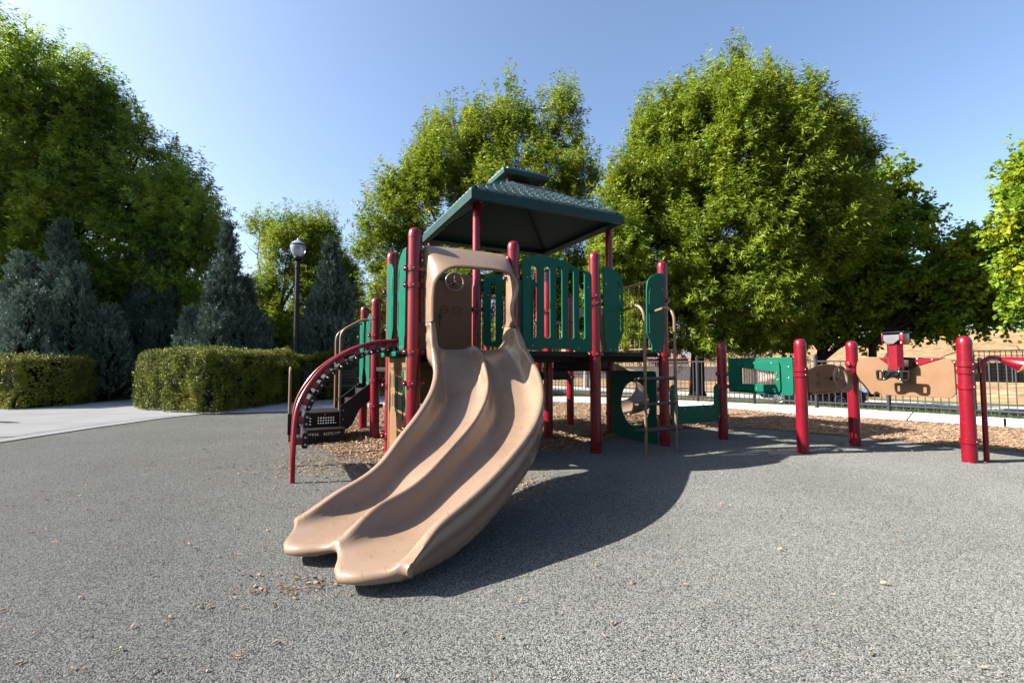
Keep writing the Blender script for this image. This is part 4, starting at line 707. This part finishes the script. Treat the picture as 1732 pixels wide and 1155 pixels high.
# ---- A-J lower play panel
p = panel('slider_board', 'a', -.03, rpoly([(.10, .10, .03), (.10, 1.09, .04), (.93, 1.09, .04), (.93, .03, .02), (.5, .03, .02)]), [slot(y, z0, z1, .035) for y in (.74, .66, .40, .32) for (z0, z1) in ((.55, .70), (.76, .91))]+[slot(y, z0, z1, .03) for y in (.84,) for z0, z1 in ((.53, .68), (.75, .9))], .024, M_tan, PS, .004, [(.15, 1.0), (.15, .5)], -1, M_bolt)
b = MB()
for y, z0, z1 in ((.89, .50, .93), (.57, .52, .9), (.50, .48, .95), (.24, .46, .95), (.18, .6, .86)): b.rbox(-.052, -.0425, y-.018, y+.018, z0, z1, .004)
b.build('slider', M_green, p)
b = MB(); [b.rbox(-.0465, -.0425, .13, .86, .985-k*.012, .99-k*.012, .001) for k in range(3)]; b.build('engraved_lines', mat('brown_line', (.16, .09, .05), .6), p)
b = MB(); b.rbox(-.05, -.0, .90, .965, .0, 1.1, .008); b.build('edge_rail', M_tan, p); b = MB(); b.rbox(-.05, -.0, .072, .098, .05, 1.10, .006); b.build('edge_strip', M_green, p)
# ---- wheel board and game board behind the slide
p = panel('dashboard', 'b', S-.03, rpoly([(.09, 1.20, .03), (.09, 2.15, .04), (.99, 2.15, .05), (.99, 1.20, .04)]), [], .022, M_tan, PS, .005)
wheel((.735, S-.12, 2.03), (-.05, -1, .05), .112, p, mat('light_tan_wheel', (.62, .45, .33), .35), .08, spin=0)
db = S-.0425
for (x, z) in ((.63, 1.69), (.80, 1.69), (.17, 1.69)): ring('b', db, (x, z), .045, .003).build('dial', M_line, p)
b = MB(); b.tube([(.595, db, 1.695), (.62, db, 1.695), (.632, db, 1.68), (.645, db, 1.695), (.668, db, 1.695)], .0028, 5); b.tube([(.785, db, 1.68), (.835, db, 1.70)], .003, 5); b.build('needle', M_line, p)
Mt = Matrix(((1, 0, 0, 0), (0, 0, -1, db), (0, 1, 0, 0), (0, 0, 0, 1)))
for ch_, x in (('E', .735), ('F', .862)): text('gauge_letter', ch_, .045, Matrix.Translation((x, 0, 1.695)) @ Mt, M_line, p)
b = MB()
for x, zc in ((.46, 1.56), (.575, 1.60)): b.tube([(x, db, 1.47), (x, db, 1.68)], .004, 5)
b.build('slider_groove', M_line, p)
b = MB()
for x, zc in ((.46, 1.545), (.575, 1.60)): b.lathe([(.026, 0), (.026, .008), (.02, .012)], n=16, M=Matrix.Translation((x, db, zc)) @ Matrix.Rotation(math.pi/2, 4, 'X'))
b.build('slider_knob', M_green, p)
b = MB(); b.rbox(.3, .66, S-.08, S-.06, 2.06, 2.14, .01); b.build('corner_plate', M_green, PS)
p = panel('game_board', 'b', S-.03, rpoly([(.10, .55, .03), (.10, 1.09, .03), (.97, 1.09, .03), (.97, .55, .03)]), [], .022, M_tan, PS, .005, [(.53, .59), (.2, .59)], -1, M_bolt)
for s_, x, z in (('R', .345, 1.015), ('WIN', .44, .955), ('R', .5, 1.015)): text('lettering', s_, .055, Matrix.Translation((x, 0, z)) @ Mt, M_line, p)
# ---- boards / step decks under the bridge
b = MB(); b.rbox(2.2, 3.12, S-.05, S-.015, .94, 1.09, .02); b.rbox(2.2, 3.14, S-.012, S+.02, .92, .965, .004); b.build('transfer_board', M_deck, PS)
b = MB(); b.rbox(2.3, 3.15, 2*S-.03, 2*S, .76, .90, .02); b.build('transfer_board', M_deck, PS)
# ---- net panels and rear hood
def net(a0, a1, b_, z0, z1, top=True, n=6):
    b = MB(); k = max(2, round((a1-a0)/.075))
    for i in range(k+1): x = a0+(a1-a0)*i/k; b.tube([(x, b_, z0), (x, b_, z1)], .006, 5)
    m = round((z1-z0)/.1)
    for i in range(m+1): z = z0+(z1-z0)*i/m; b.tube([(a0, b_, z), (a1, b_, z)], .006, 5)
    if top: b.tube([(a0-.02, b_, z1), (a1+.02, b_, z1)], .018, 8)
    b.build('net_panel', M_tanpipe, PS)
net(1.2, 2.5, 2*S, 1.2, 2.06); net(2.9, 3.75, 3*S, .9, 1.82); net(1.2, 2.0, 3*S, .75, 1.15)
net(3.45, 4.35, 2*S+.3, .85, 1.62, False); net(3.75, 4.1, 2*S+.3, 1.0, 1.6, False)
b = MB(); b.tube([(1.35, 2*S-.02, .85), (1.35, 2*S-.02, 1.2), (1.5, 2*S-.02, 1.25), (1.55, 2*S-.02, .8)], .012, 8); b.build('net_loop', M_tanpipe, PS)
# rear slide: hood + chute curling down to the right
RS = empty('rear_slide', (0, 0, 0)); RS.parent = PS
b = MB()
prof = []
for k in range(13):
    a = math.pi*k/12; prof.append((3.72-.40*math.cos(a), 1.55+.50*math.sin(a)**.7 if math.sin(a) > 0 else 1.55))
prof = [(3.32, 1.1)]+prof+[(4.12, 1.1)]
vs_ = []; depth = [(2*S+.0, 1.0), (2*S+.25, 1.0), (2*S+.5, .94), (2*S+.5, .86), (2*S+.25, .90), (2*S+.02, .90)]
for (y, sc) in depth:
    for (x, z) in prof: vs_.append((3.72+(x-3.72)*sc, y, 1.1+(z-1.1)*sc))
n = len(prof); D_ = len(depth); b.add(vs_, [(s*n+i, s*n+i+1, ((s+1) % D_)*n+i+1, ((s+1) % D_)*n+i) for s in range(D_) for i in range(n-1)]); b.build('hood', M_slide, RS, 50)
b = MB(); path = [(3.72, 2*S-.1, 1.10), (3.85, 2*S+.3, 1.05), (4.2, 2*S+.6, .95), (4.7, 2*S+.5, .80), (4.95, 2*S+.1, .62), (4.7, 2*S-.3, .45), (4.4, 2*S-.4, .28), (4.1, 2*S-.35, .2)]
pp = smooth_line(path, 5); cross = []
for i, p_ in enumerate(pp):
    p_ = Vector(p_); q_ = Vector(pp[min(i+1, len(pp)-1)])-Vector(pp[max(i-1, 0)]); q_.z = 0; q_.normalize(); nn = Vector((-q_.y, q_.x, 0))
    for k in range(11): a = math.pi*k/10; cross.append(p_+nn*(.26*math.cos(a))+Vector((0, 0, .17-.22*math.sin(a)**.8)))
    for k in range(11): a = math.pi*(10-k)/10; cross.append(p_+nn*(.235*math.cos(a))+Vector((0, 0, .175-.195*math.sin(a)**.8)))
n = 22; b.add(cross, [(i*n+k, i*n+(k+1) % n, (i+1)*n+(k+1) % n, (i+1)*n+k) for i in range(len(pp)-1) for k in range(n)]+[tuple(range(n)), tuple(len(cross)-1-k for k in range(n))]); b.build('chute', M_slide, RS, 50)
# ---- transfer steps at the left
def perf(name, a0, a1, b0, b1, z0, z1, holes):
    b = MB(); b.rbox(a0, a1, b0+.02, b1, z1-.03, z1, .006); b.box(a0, a0+.01, b0+.02, b1, z0, z1-.031); b.box(a1-.01, a1, b0+.02, b1, z0, z1-.031); 
    o = b.build('platform', M_deck, PS)
    panel('perforated_riser', 'b', b0+.01, [(a0, z0), (a0, z1-.002), (a1, z1-.002), (a1, z0)], holes, .018, M_deck, o, .002)
def grid(x0, x1, z0, z1, nx_, nz_, s=.0085): return [[(x-s, z-s), (x-s, z+s), (x+s, z+s), (x+s, z-s)] for x in np.linspace(x0, x1, nx_) for z in np.linspace(z0, z1, nz_)]
perf('lower', -.93, -.39, 2.03, 2.31, .012, .185, grid(-.86, -.72, .06, .14, 6, 4)+grid(-.64, -.46, .11, .14, 8, 2)+grid(-.70, -.60, .05, .075, 5, 2))
perf('upper', -1.07, -.36, 2.31, 2.95, .10, .375, grid(-.92, -.80, .22, .30, 5, 3)+grid(-.70, -.48, .23, .30, 8, 3))
[MB().bolt((x, 2.311, .345), (0, -1, 0), .01).build('platform_bolt', M_bolt, PS) for x in (-.9, -.62, -.42)]
for y in (2.22, 3.02):
    panel('stair_stringer', 'b', y, rpoly([(-.44, .14, .08), (-.44, .46, .02), (-.38, .50, .02), (.0, .80, .01), (.05, .80, .01), (.05, .60, .01), (-.18, .42, .05), (-.28, .20, .08), (-.34, .14, .06)]), [], .02, M_deck, PS, .003, [(-.4, .40), (-.4, .28)], -1, M_bolt)
for k in range(2): 
    b = MB(); b.rbox(-.30+k*.15, -.12+k*.15, 2.24, 3.0, .49+k*.14, .52+k*.14, .004); b.rbox(-.30+k*.15, -.29+k*.15, 2.24, 3.0, .38+k*.14, .489+k*.14, .002); b.build('stair_tread', M_deck, PS)
for y in (2.30, 2.95):
    MB().tube([(-.44, y, .40), (-.44, y, .9), (-.44, y, 1.38), (-.43, y, 1.44), (-.40, y, 1.49), (-.35, y, 1.53), (-.2, y, 1.62), (-.14, y, 1.64), (-.05, y, 1.645)], .0175, 12).build('handrail', M_tanpipe, PS)
MB().tube([(-1.05, 2.40, .0), (-1.05, 2.40, .85), (-1.05, 2.42, .93), (-1.05, 2.50, .97), (-1.05, 2.80, .97), (-1.05, 2.88, .93), (-1.05, 2.9, .85), (-1.05, 2.9, .0)], .0175, 12).build('handrail', M_tanpipe, PS)
# ---- roof
RF = empty('hipped_roof', (0, 0, 0)); RF.parent = PS
a0, a1, b0_, b1_ = .86, 3.20, .72, 2.95; cx, cy = (a0+a1)/2, (b0_+b1_)/2; ze = 3.02; zt = 3.155; zp = 3.69
def quadring(k, z): return [(cx+(x-cx)*k, cy+(y-cy)*k, z) for x, y in ((a0, b0_), (a1, b0_), (a1, b1_), (a0, b1_))]
b = MB(); rings = [quadring(.90, ze+.03), quadring(.97, ze), quadring(1.0, ze+.005), quadring(1.0, zt-.01), quadring(.985, zt)]
prof_r = [(.985, zt), (.8, zt+.12), (.6, zt+.265), (.42, zt+.405), (.28, zt+.52), (.26, zt+.535)]
for k, z in prof_r[1:]: rings.append(quadring(k, z))
rings_in = [quadring(k*.97-.02, z-.04) for k, z in prof_r[::-1]]; rings += rings_in
vs_ = [v for r_ in rings for v in r_]; b.add(vs_, [(i*4+k, i*4+(k+1) % 4, ((i+1) % len(rings))*4+(k+1) % 4, ((i+1) % len(rings))*4+k) for i in range(len(rings)) for k in range(4)]); b.build('roof_shell', M_teal, RF, 25)
def zr(k):
    for (k0, z0), (k1, z1) in zip(prof_r[:-1], prof_r[1:]):
        if k <= k0 and k >= k1: return z0+(z1-z0)*(k0-k)/(k0-k1)
    return zt
def shingles(zoff, k0, k1, rows, w0, ctr, hw, hh, zf, mt_parent):
    b = MB()
    for side in range(4):
        ex = Vector([(1, 0), (0, 1), (-1, 0), (0, -1)][side]+(0,) if False else {0: (1, 0, 0), 1: (0, 1, 0), 2: (-1, 0, 0), 3: (0, -1, 0)}[side]); ny = Vector({0: (0, -1, 0), 1: (1, 0, 0), 2: (0, 1, 0), 3: (-1, 0, 0)}[side])
        half = hw if side % 2 == 0 else hh; dep = hh if side % 2 == 0 else hw
        for r_ in range(rows):
            ka = k0+(k1-k0)*r_/rows; kb = k0+(k1-k0)*(r_+1.25)/rows; kb = max(kb, k1)
            n = max(2, round(2*half*ka/w0)); wd = 2*half*ka/n; o_ = (r_ % 2)*.5
            for j in range(n+1):
                xc = -half*ka+(j+o_)*wd
                xs = [xc-wd*.47, xc-wd*.43, xc-wd*.2, xc+wd*.2, xc+wd*.43, xc+wd*.47]; dk = [.25, .08, 0, 0, .08, .25]
                low = []
                for x_, q_ in zip(xs, dk):
                    kk = ka+(kb-ka)*q_; xx = max(-half*kk, min(half*kk, x_)); low.append(ctr+ex*xx+ny*dep*kk+Vector((0, 0, zf(kk)+.034)))
                upv = []
                for x_ in (xs[-1], xs[0]): xx = max(-half*kb, min(half*kb, x_)); upv.append(ctr+ex*xx+ny*dep*kb+Vector((0, 0, zf(kb)+.005)))
                if (low[-1]-low[0]).length < wd*.3: continue
                v_0 = low+upv; dn = [p_-Vector((0, 0, .032)) for p_ in low]; m = len(low)
                b.add(v_0+dn, [tuple(range(m+2))]+[(i+1, i, m+2+i, m+3+i) for i in range(m-1)])
    b.build('shingles', M_shingle, mt_parent, 0)
shingles(0, .97, .27, 9, .125, Vector((cx, cy, 0)), (a1-a0)/2, (b1_-b0_)/2, zr, RF)
b = MB()
for sx, sy in ((0, 0), (1, 0), (1, 1), (0, 1)):
    pts = [Vector((cx+((a1 if sx else a0)-cx)*k, cy+((b1_ if sy else b0_)-cy)*k, zr(k)+.012)) for k in (.98, .8, .6, .42, .28)]; MB().tube(pts, .02, 8).build('hip_ridge', M_teal, RF)
kc = .275; b = MB(); zc = zp+.10
b.add([v for r_ in [[(cx+(x-cx)*kc*q, cy+(y-cy)*kc*q, z) for x, y in ((a0, b0_), (a1, b0_), (a1, b1_), (a0, b1_))] for q, z in ((.9, zc), (1.15, zc-.005), (1.18, zc), (1.18, zc+.06), (1.14, zc+.07), (.6, zc+.14), (.02, zc+.19))] for v in r_],
      [(i*4+k, i*4+(k+1) % 4, (i+1)*4+(k+1) % 4, (i+1)*4+k) for i in range(6) for k in range(4)]+[(3, 2, 1, 0)]); cu_ = b.build('cupola_roof', M_teal, RF, 25)
zf2 = lambda k: zc+.07+(1.14*kc-k)/(1.14*kc)*.12
shingles(0, 1.12*kc, .04, 4, .11, Vector((cx, cy, 0)), (a1-a0)/2, (b1_-b0_)/2, zf2, cu_)
b = MB()
for x in (-1, 1):
    for y in (-1, 1): b.cyl((cx+x*.27, cy+y*.25, zp-.05), (cx+x*.27, cy+y*.25, zc), .02, n=10)
b.box(cx-.15, cx+.15, cy-.15, cy+.15, zp-.06, zc-.006); b.build('cupola_support', M_red, RF)
b = MB(); 
for sx, sy in ((0, 0), (1, 0), (1, 1), (0, 1)):
    X_, Y_ = (a1 if sx else a0), (b1_ if sy else b0_); MB().tube([Vector((cx+(X_-cx)*k, cy+(Y_-cy)*k, zr(k)-.075)) for k in (.9, .6, .3)], .03, 6).build('rafter', M_teal, RF)
# ---- twin slide
SL = empty('twin_slide', (0, 0, 0)); SL.parent = PS; SL['label'] = 'tan double lane slide curving down to the left'
w_ = .452
PA = [0.554, 0.565, 0.568, 0.554, 0.53, 0.498, 0.449, 0.393, 0.345, 0.292, 0.222, 0.146, 0.081, 0.011, -0.082, -0.182, -0.267, -0.356, -0.47, -0.585, -0.677, -0.768, -0.881]
PB = [-0.1, -0.199, -0.323, -0.447, -0.544, -0.638, -0.753, -0.864, -0.951, -1.036, -1.139, -1.237, -1.313, -1.384, -1.467, -1.541, -1.593, -1.638, -1.688, -1.735, -1.773, -1.814, -1.867]
PH = [0.144, 0.071, -0.059, -0.202, -0.298, -0.375, -0.445, -0.494, -0.534, -0.577, -0.634, -0.696, -0.749, -0.809, -0.895, -0.993, -1.076, -1.138, -1.18, -1.182, -1.159, -1.136, -1.116]
HH = [1.178, 1.111, 0.987, 0.867, 0.79, 0.732, 0.674, 0.62, 0.582, 0.546, 0.504, 0.46, 0.425, 0.389, 0.342, 0.283, 0.226, 0.175, 0.135, 0.118, 0.112, 0.108, 0.105]
RO = [0.203, 0.203, 0.204, 0.204, 0.204, 0.205, 0.205, 0.206, 0.205, 0.203, 0.2, 0.197, 0.194, 0.192, 0.189, 0.186, 0.187, 0.185, 0.172, 0.155, 0.125, 0.080, 0.033]
RM = [0.02, 0.10, 0.133, 0.141, 0.147, 0.153, 0.162, 0.17, 0.174, 0.175, 0.175, 0.176, 0.177, 0.177, 0.178, 0.179, 0.182, 0.178, 0.17, 0.165, 0.145, 0.095, 0.033]
NS = 110; tq = np.linspace(0, 22, NS); kx = np.arange(23)
def smo(a, k=3): return np.convolve(np.pad(a, k, mode='edge'), np.ones(2*k+1)/(2*k+1), 'valid')
A_, B_, H_, HT, ro_, rm_ = [smo(np.interp(tq, kx, q)) for q in (PA, PB, PH, HH, RO, RM)]
A_[0:3] = [np.interp(t, kx, PA) for t in tq[:3]]; B_[0] = -.02
ro_ = np.where(B_ > -.26, np.maximum(ro_, 1.415-HT), ro_); ro_ = smo(ro_, 2)
# half profile: (q from 0 divider centre to 1 outer rim) -> offset, height fraction, which rail
half = [(0, 1, 'm'), (.010, .97, 'm'), (.020, .88, 'm'), (.030, .68, 'm'), (.046, .38, 'm'), (.070, .16, 'm'), (.10, .06, 'm'), (.15, .015, 'm'), (.226, 0, 'm'), (.30, .015, 'o'), (.345, .06, 'o'), (.375, .16, 'o'), (.395, .34, 'o'), (.41, .60, 'o'), (.42, .86, 'o'), (.428, .965, 'o'), (.44, 1.0, 'o'), (.458, 1.0, 'o'), (.470, .96, 'o'), (.474, .90, 'o'), (.470, .85, 'o'), (.462, .82, 'o'), (.460, .62, 'o'), (.466, .58, 'o'), (.468, .30, 'o'), (.462, .27, 'o'), (.462, .05, 'o')]
under = [(.455, -.045), (.42, -.085), (.36, -.10), (.226, -.105), (.10, -.10), (.05, -.07), (0, -.05)]
def section(i):
    L_ = []; ph = H_[i]; nx_, ny_ = math.cos(ph), math.sin(ph); hx, hy = math.sin(ph), -math.cos(ph); tE = max(0, (i-(NS-26))/25.0); e2 = tE**1.8
    def pt(o, z, ext=1): 
        q = abs(o)/w_; q = min(q, 1.0); lobe = math.sqrt(max(0, 1-((q-.5)/.5)**2))**.5; e = (-.05+.13*math.sin(math.pi*q)**2-.045*max(0, (q-.7)/.3)**2)*e2; o = o*(1+.07*e2) if abs(o) <= .4585 else math.copysign(abs(o)*(1-e2)+.470*e2, o)*(1+.07*e2)
        lift = 0
        return Vector((A_[i]+o*nx_+hx*e, B_[i]+o*ny_+hy*e, z))
    full = []
    for (o, f, wch) in half:
        full.append((o, HT[i]+f*(rm_[i] if wch == 'm' else ro_[i])))
    k = i/(NS-1); dmul = 1.0+.9*max(0, 1-k*7)  # deeper apron at the top
    thick = 1-.45*e2
    for (o, z) in under: full.append((o, HT[i]+z*thick*(dmul if o > .3 else 1)))
    right = [pt(o, z) for o, z in full]; left = [pt(-o, z) for o, z in full][::-1]
    return right+left[1:-1]
secs = [section(i) for i in range(NS)]; n = len(secs[0]); b = MB(); nh = len(half)
allv = [v for s_ in secs for v in s_]
fs = [(i*n+k, (i+1)*n+k, (i+1)*n+(k+1) % n, i*n+(k+1) % n) for i in range(NS-1) for k in range(n)]
b.add(allv, fs)
# rounded lip joining the top skin with the underside: bulging strips between matching offsets
last = secs[-1]; ph = H_[-1]; hd = Vector((math.sin(ph), -math.cos(ph), 0)); base_ = (NS-1)*n
def prof_at(side):
    full = half+[(o, z, 'u') for o, z in under]; return full
# interpolate underside height at each top offset
tops = list(range(0, nh)); uo = [o for o, z in under][::-1]; hN = HT[-1]
def lower_z(o): return hN+np.interp(abs(o), uo, [z for o_, z in under][::-1])*.55
def off_pt(o, z, ex):
    q = min(abs(o)/w_, 1.0); lobe = math.sqrt(max(0, 1-((q-.5)/.5)**2))**.5; e = -.05+.13*math.sin(math.pi*q)**2-.045*max(0, (q-.7)/.3)**2+ex; o = o*1.07
    return Vector((A_[-1]+o*math.cos(ph)+hd.x*e, B_[-1]+o*math.sin(ph)+hd.y*e, z))
tp = [(o, hN+f*(rm_[-1] if wc == 'm' else ro_[-1])) for (o, f, wc) in half[:19]]
line = [(-o, z) for o, z in tp[::-1]]+tp[1:]
cols = []
for (o, z) in line:
    zl = lower_z(o); row = []
    for k in range(9):
        an = math.pi*k/8; row.append(off_pt(o*(1-.0*math.sin(an)), (z+zl)/2+(z-zl)/2*math.cos(an), (.034)*math.sin(an)))
    cols.append(row)
cv = [v for r_ in cols for v in r_]; b.add(cv, [(i*9+k, i*9+k+1, (i+1)*9+k+1, (i+1)*9+k) for i in range(len(cols)-1) for k in range(8)])
for row, sgn in ((cols[-1], 1), (cols[0], -1)):
    wall = [secs[-1][k] if sgn > 0 else secs[-1][(n-k) % n] for k in range(18, nh+1)]; m_ = min(len(wall), 9)
    idx = [round(q*(len(wall)-1)/8) for q in range(9)]
    b.add([wall[q] for q in idx]+row, [(q, q+1, 9+q+1, 9+q) for q in range(8)])
sl = b.build('slide_bed', M_slide, SL, 60)
bm = bmesh.new(); bm.from_mesh(sl.data); bmesh.ops.remove_doubles(bm, verts=bm.verts[:], dist=.0008); bmesh.ops.recalc_face_normals(bm, faces=bm.faces[:]); bm.to_mesh(sl.data); bm.free(); sl.data.set_sharp_from_angle(angle=R(60))
# entry hood
def smooth_closed(pts): return pts
front = [(.085, 1.41), (.083, 1.53), (.085, 1.66), (.105, 1.78), (.18, 1.885), (.30, 1.945), (.55, 1.955), (.72, 1.955), (.838, 1.94), (.925, 1.895), (.97, 1.815), (.96, 1.72), (.925, 1.63), (.915, 1.53), (.94, 1.44), (.955, 1.40)]
back = [(.088, 1.41), (.088, 1.60), (.088, 1.80), (.088, 1.98), (.088, 2.165), (.20, 2.185), (.45, 2.19), (.65, 2.19), (.85, 2.187), (1.0, 2.17), (1.0, 2.0), (1.0, 1.85), (1.0, 1.70), (1.0, 1.60), (1.0, 1.5), (1.0, 1.40)]
def dens(pts, m=4): return smooth_line([(p[0], p[1]) for p in pts], m)
fr, bk = dens(front), dens(back); n = len(fr); rows = []
for t, infl in ((0, 0), (.12, .0), (.35, 0), (.6, 0), (.8, 0), (.93, .0), (1, .0)):
    rows.append([Vector((bk[i][0]*(1-t)+fr[i][0]*t, -.0-.29*t, bk[i][1]*(1-t**1.15)+fr[i][1]*t**1.15)) for i in range(n)])
def toward(i, row, d):
    c = Vector((.53, row[i].y, 1.65)); v = c-row[i]; v.y = 0; v.normalize(); return row[i]+v*d
lip = []
for (dy, di) in ((-.018, -.004), (-.026, .008), (-.018, .022), (.0, .028)): lip.append([toward(i, rows[-1], di)+Vector((0, dy, 0)) for i in range(n)])
inn = [[toward(i, rows[q_], .022) for i in range(n)] for q_ in (5, 4, 3, 2, 1, 0)]
allr = rows+lip+inn; b = MB(); b.add([v for r_ in allr for v in r_], [(j*n+i, j*n+i+1, ((j+1) % len(allr))*n+i+1, ((j+1) % len(allr))*n+i) for j in range(len(allr)) for i in range(n-1)]+[tuple(j*n for j in range(len(allr))), tuple(j*n+n-1 for j in range(len(allr)))])
b.build('entry_hood', M_slide, SL, 50)
MB().cyl((.03, -.05, 1.93), (.10, -.06, 1.93), .016).build('hood_spacer', M_tanpipe, SL); MB().cyl((.94, -.02, 1.93), (1.02, -.02, 1.93), .016).build('hood_spacer', M_tanpipe, SL)
[MB().bolt((.084, y, z), (-1, 0, 0), .007).build('hood_bolt', M_bolt, SL) for y, z in ((-.03, 1.44), (-.05, 1.45), (-.2, 1.46))]
# small things on the ground
o = MB().rbox(-.022, .022, -.007, .007, 0, .006, .002).build('litter', M_straw); o.location = (.155, 3.78, .006); o.rotation_euler = (0, 0, .3); tag(o, 'tiny blue plastic wrapper on the chips by the slide', 'litter')
X = MB(); X.tube([(-.55, -.06, .012), (-.2, .02, .03), (.1, .06, .015), (.3, .05, .012)], [.004, .01, .012, .005], 6); o = X.build('twig', M_bark); o.location = (-8.75, 7.75, .012); tag(o, 'dark twig lying on the pale plaza at the left edge', 'twig')
o = MB().rbox(-.012, .012, -.012, .012, -.01, .13, .003).build('edge_stake', M_black); o.location = (8.0, 7.38, .012); tag(o, 'small black stake on the path edge at the far right', 'stake')
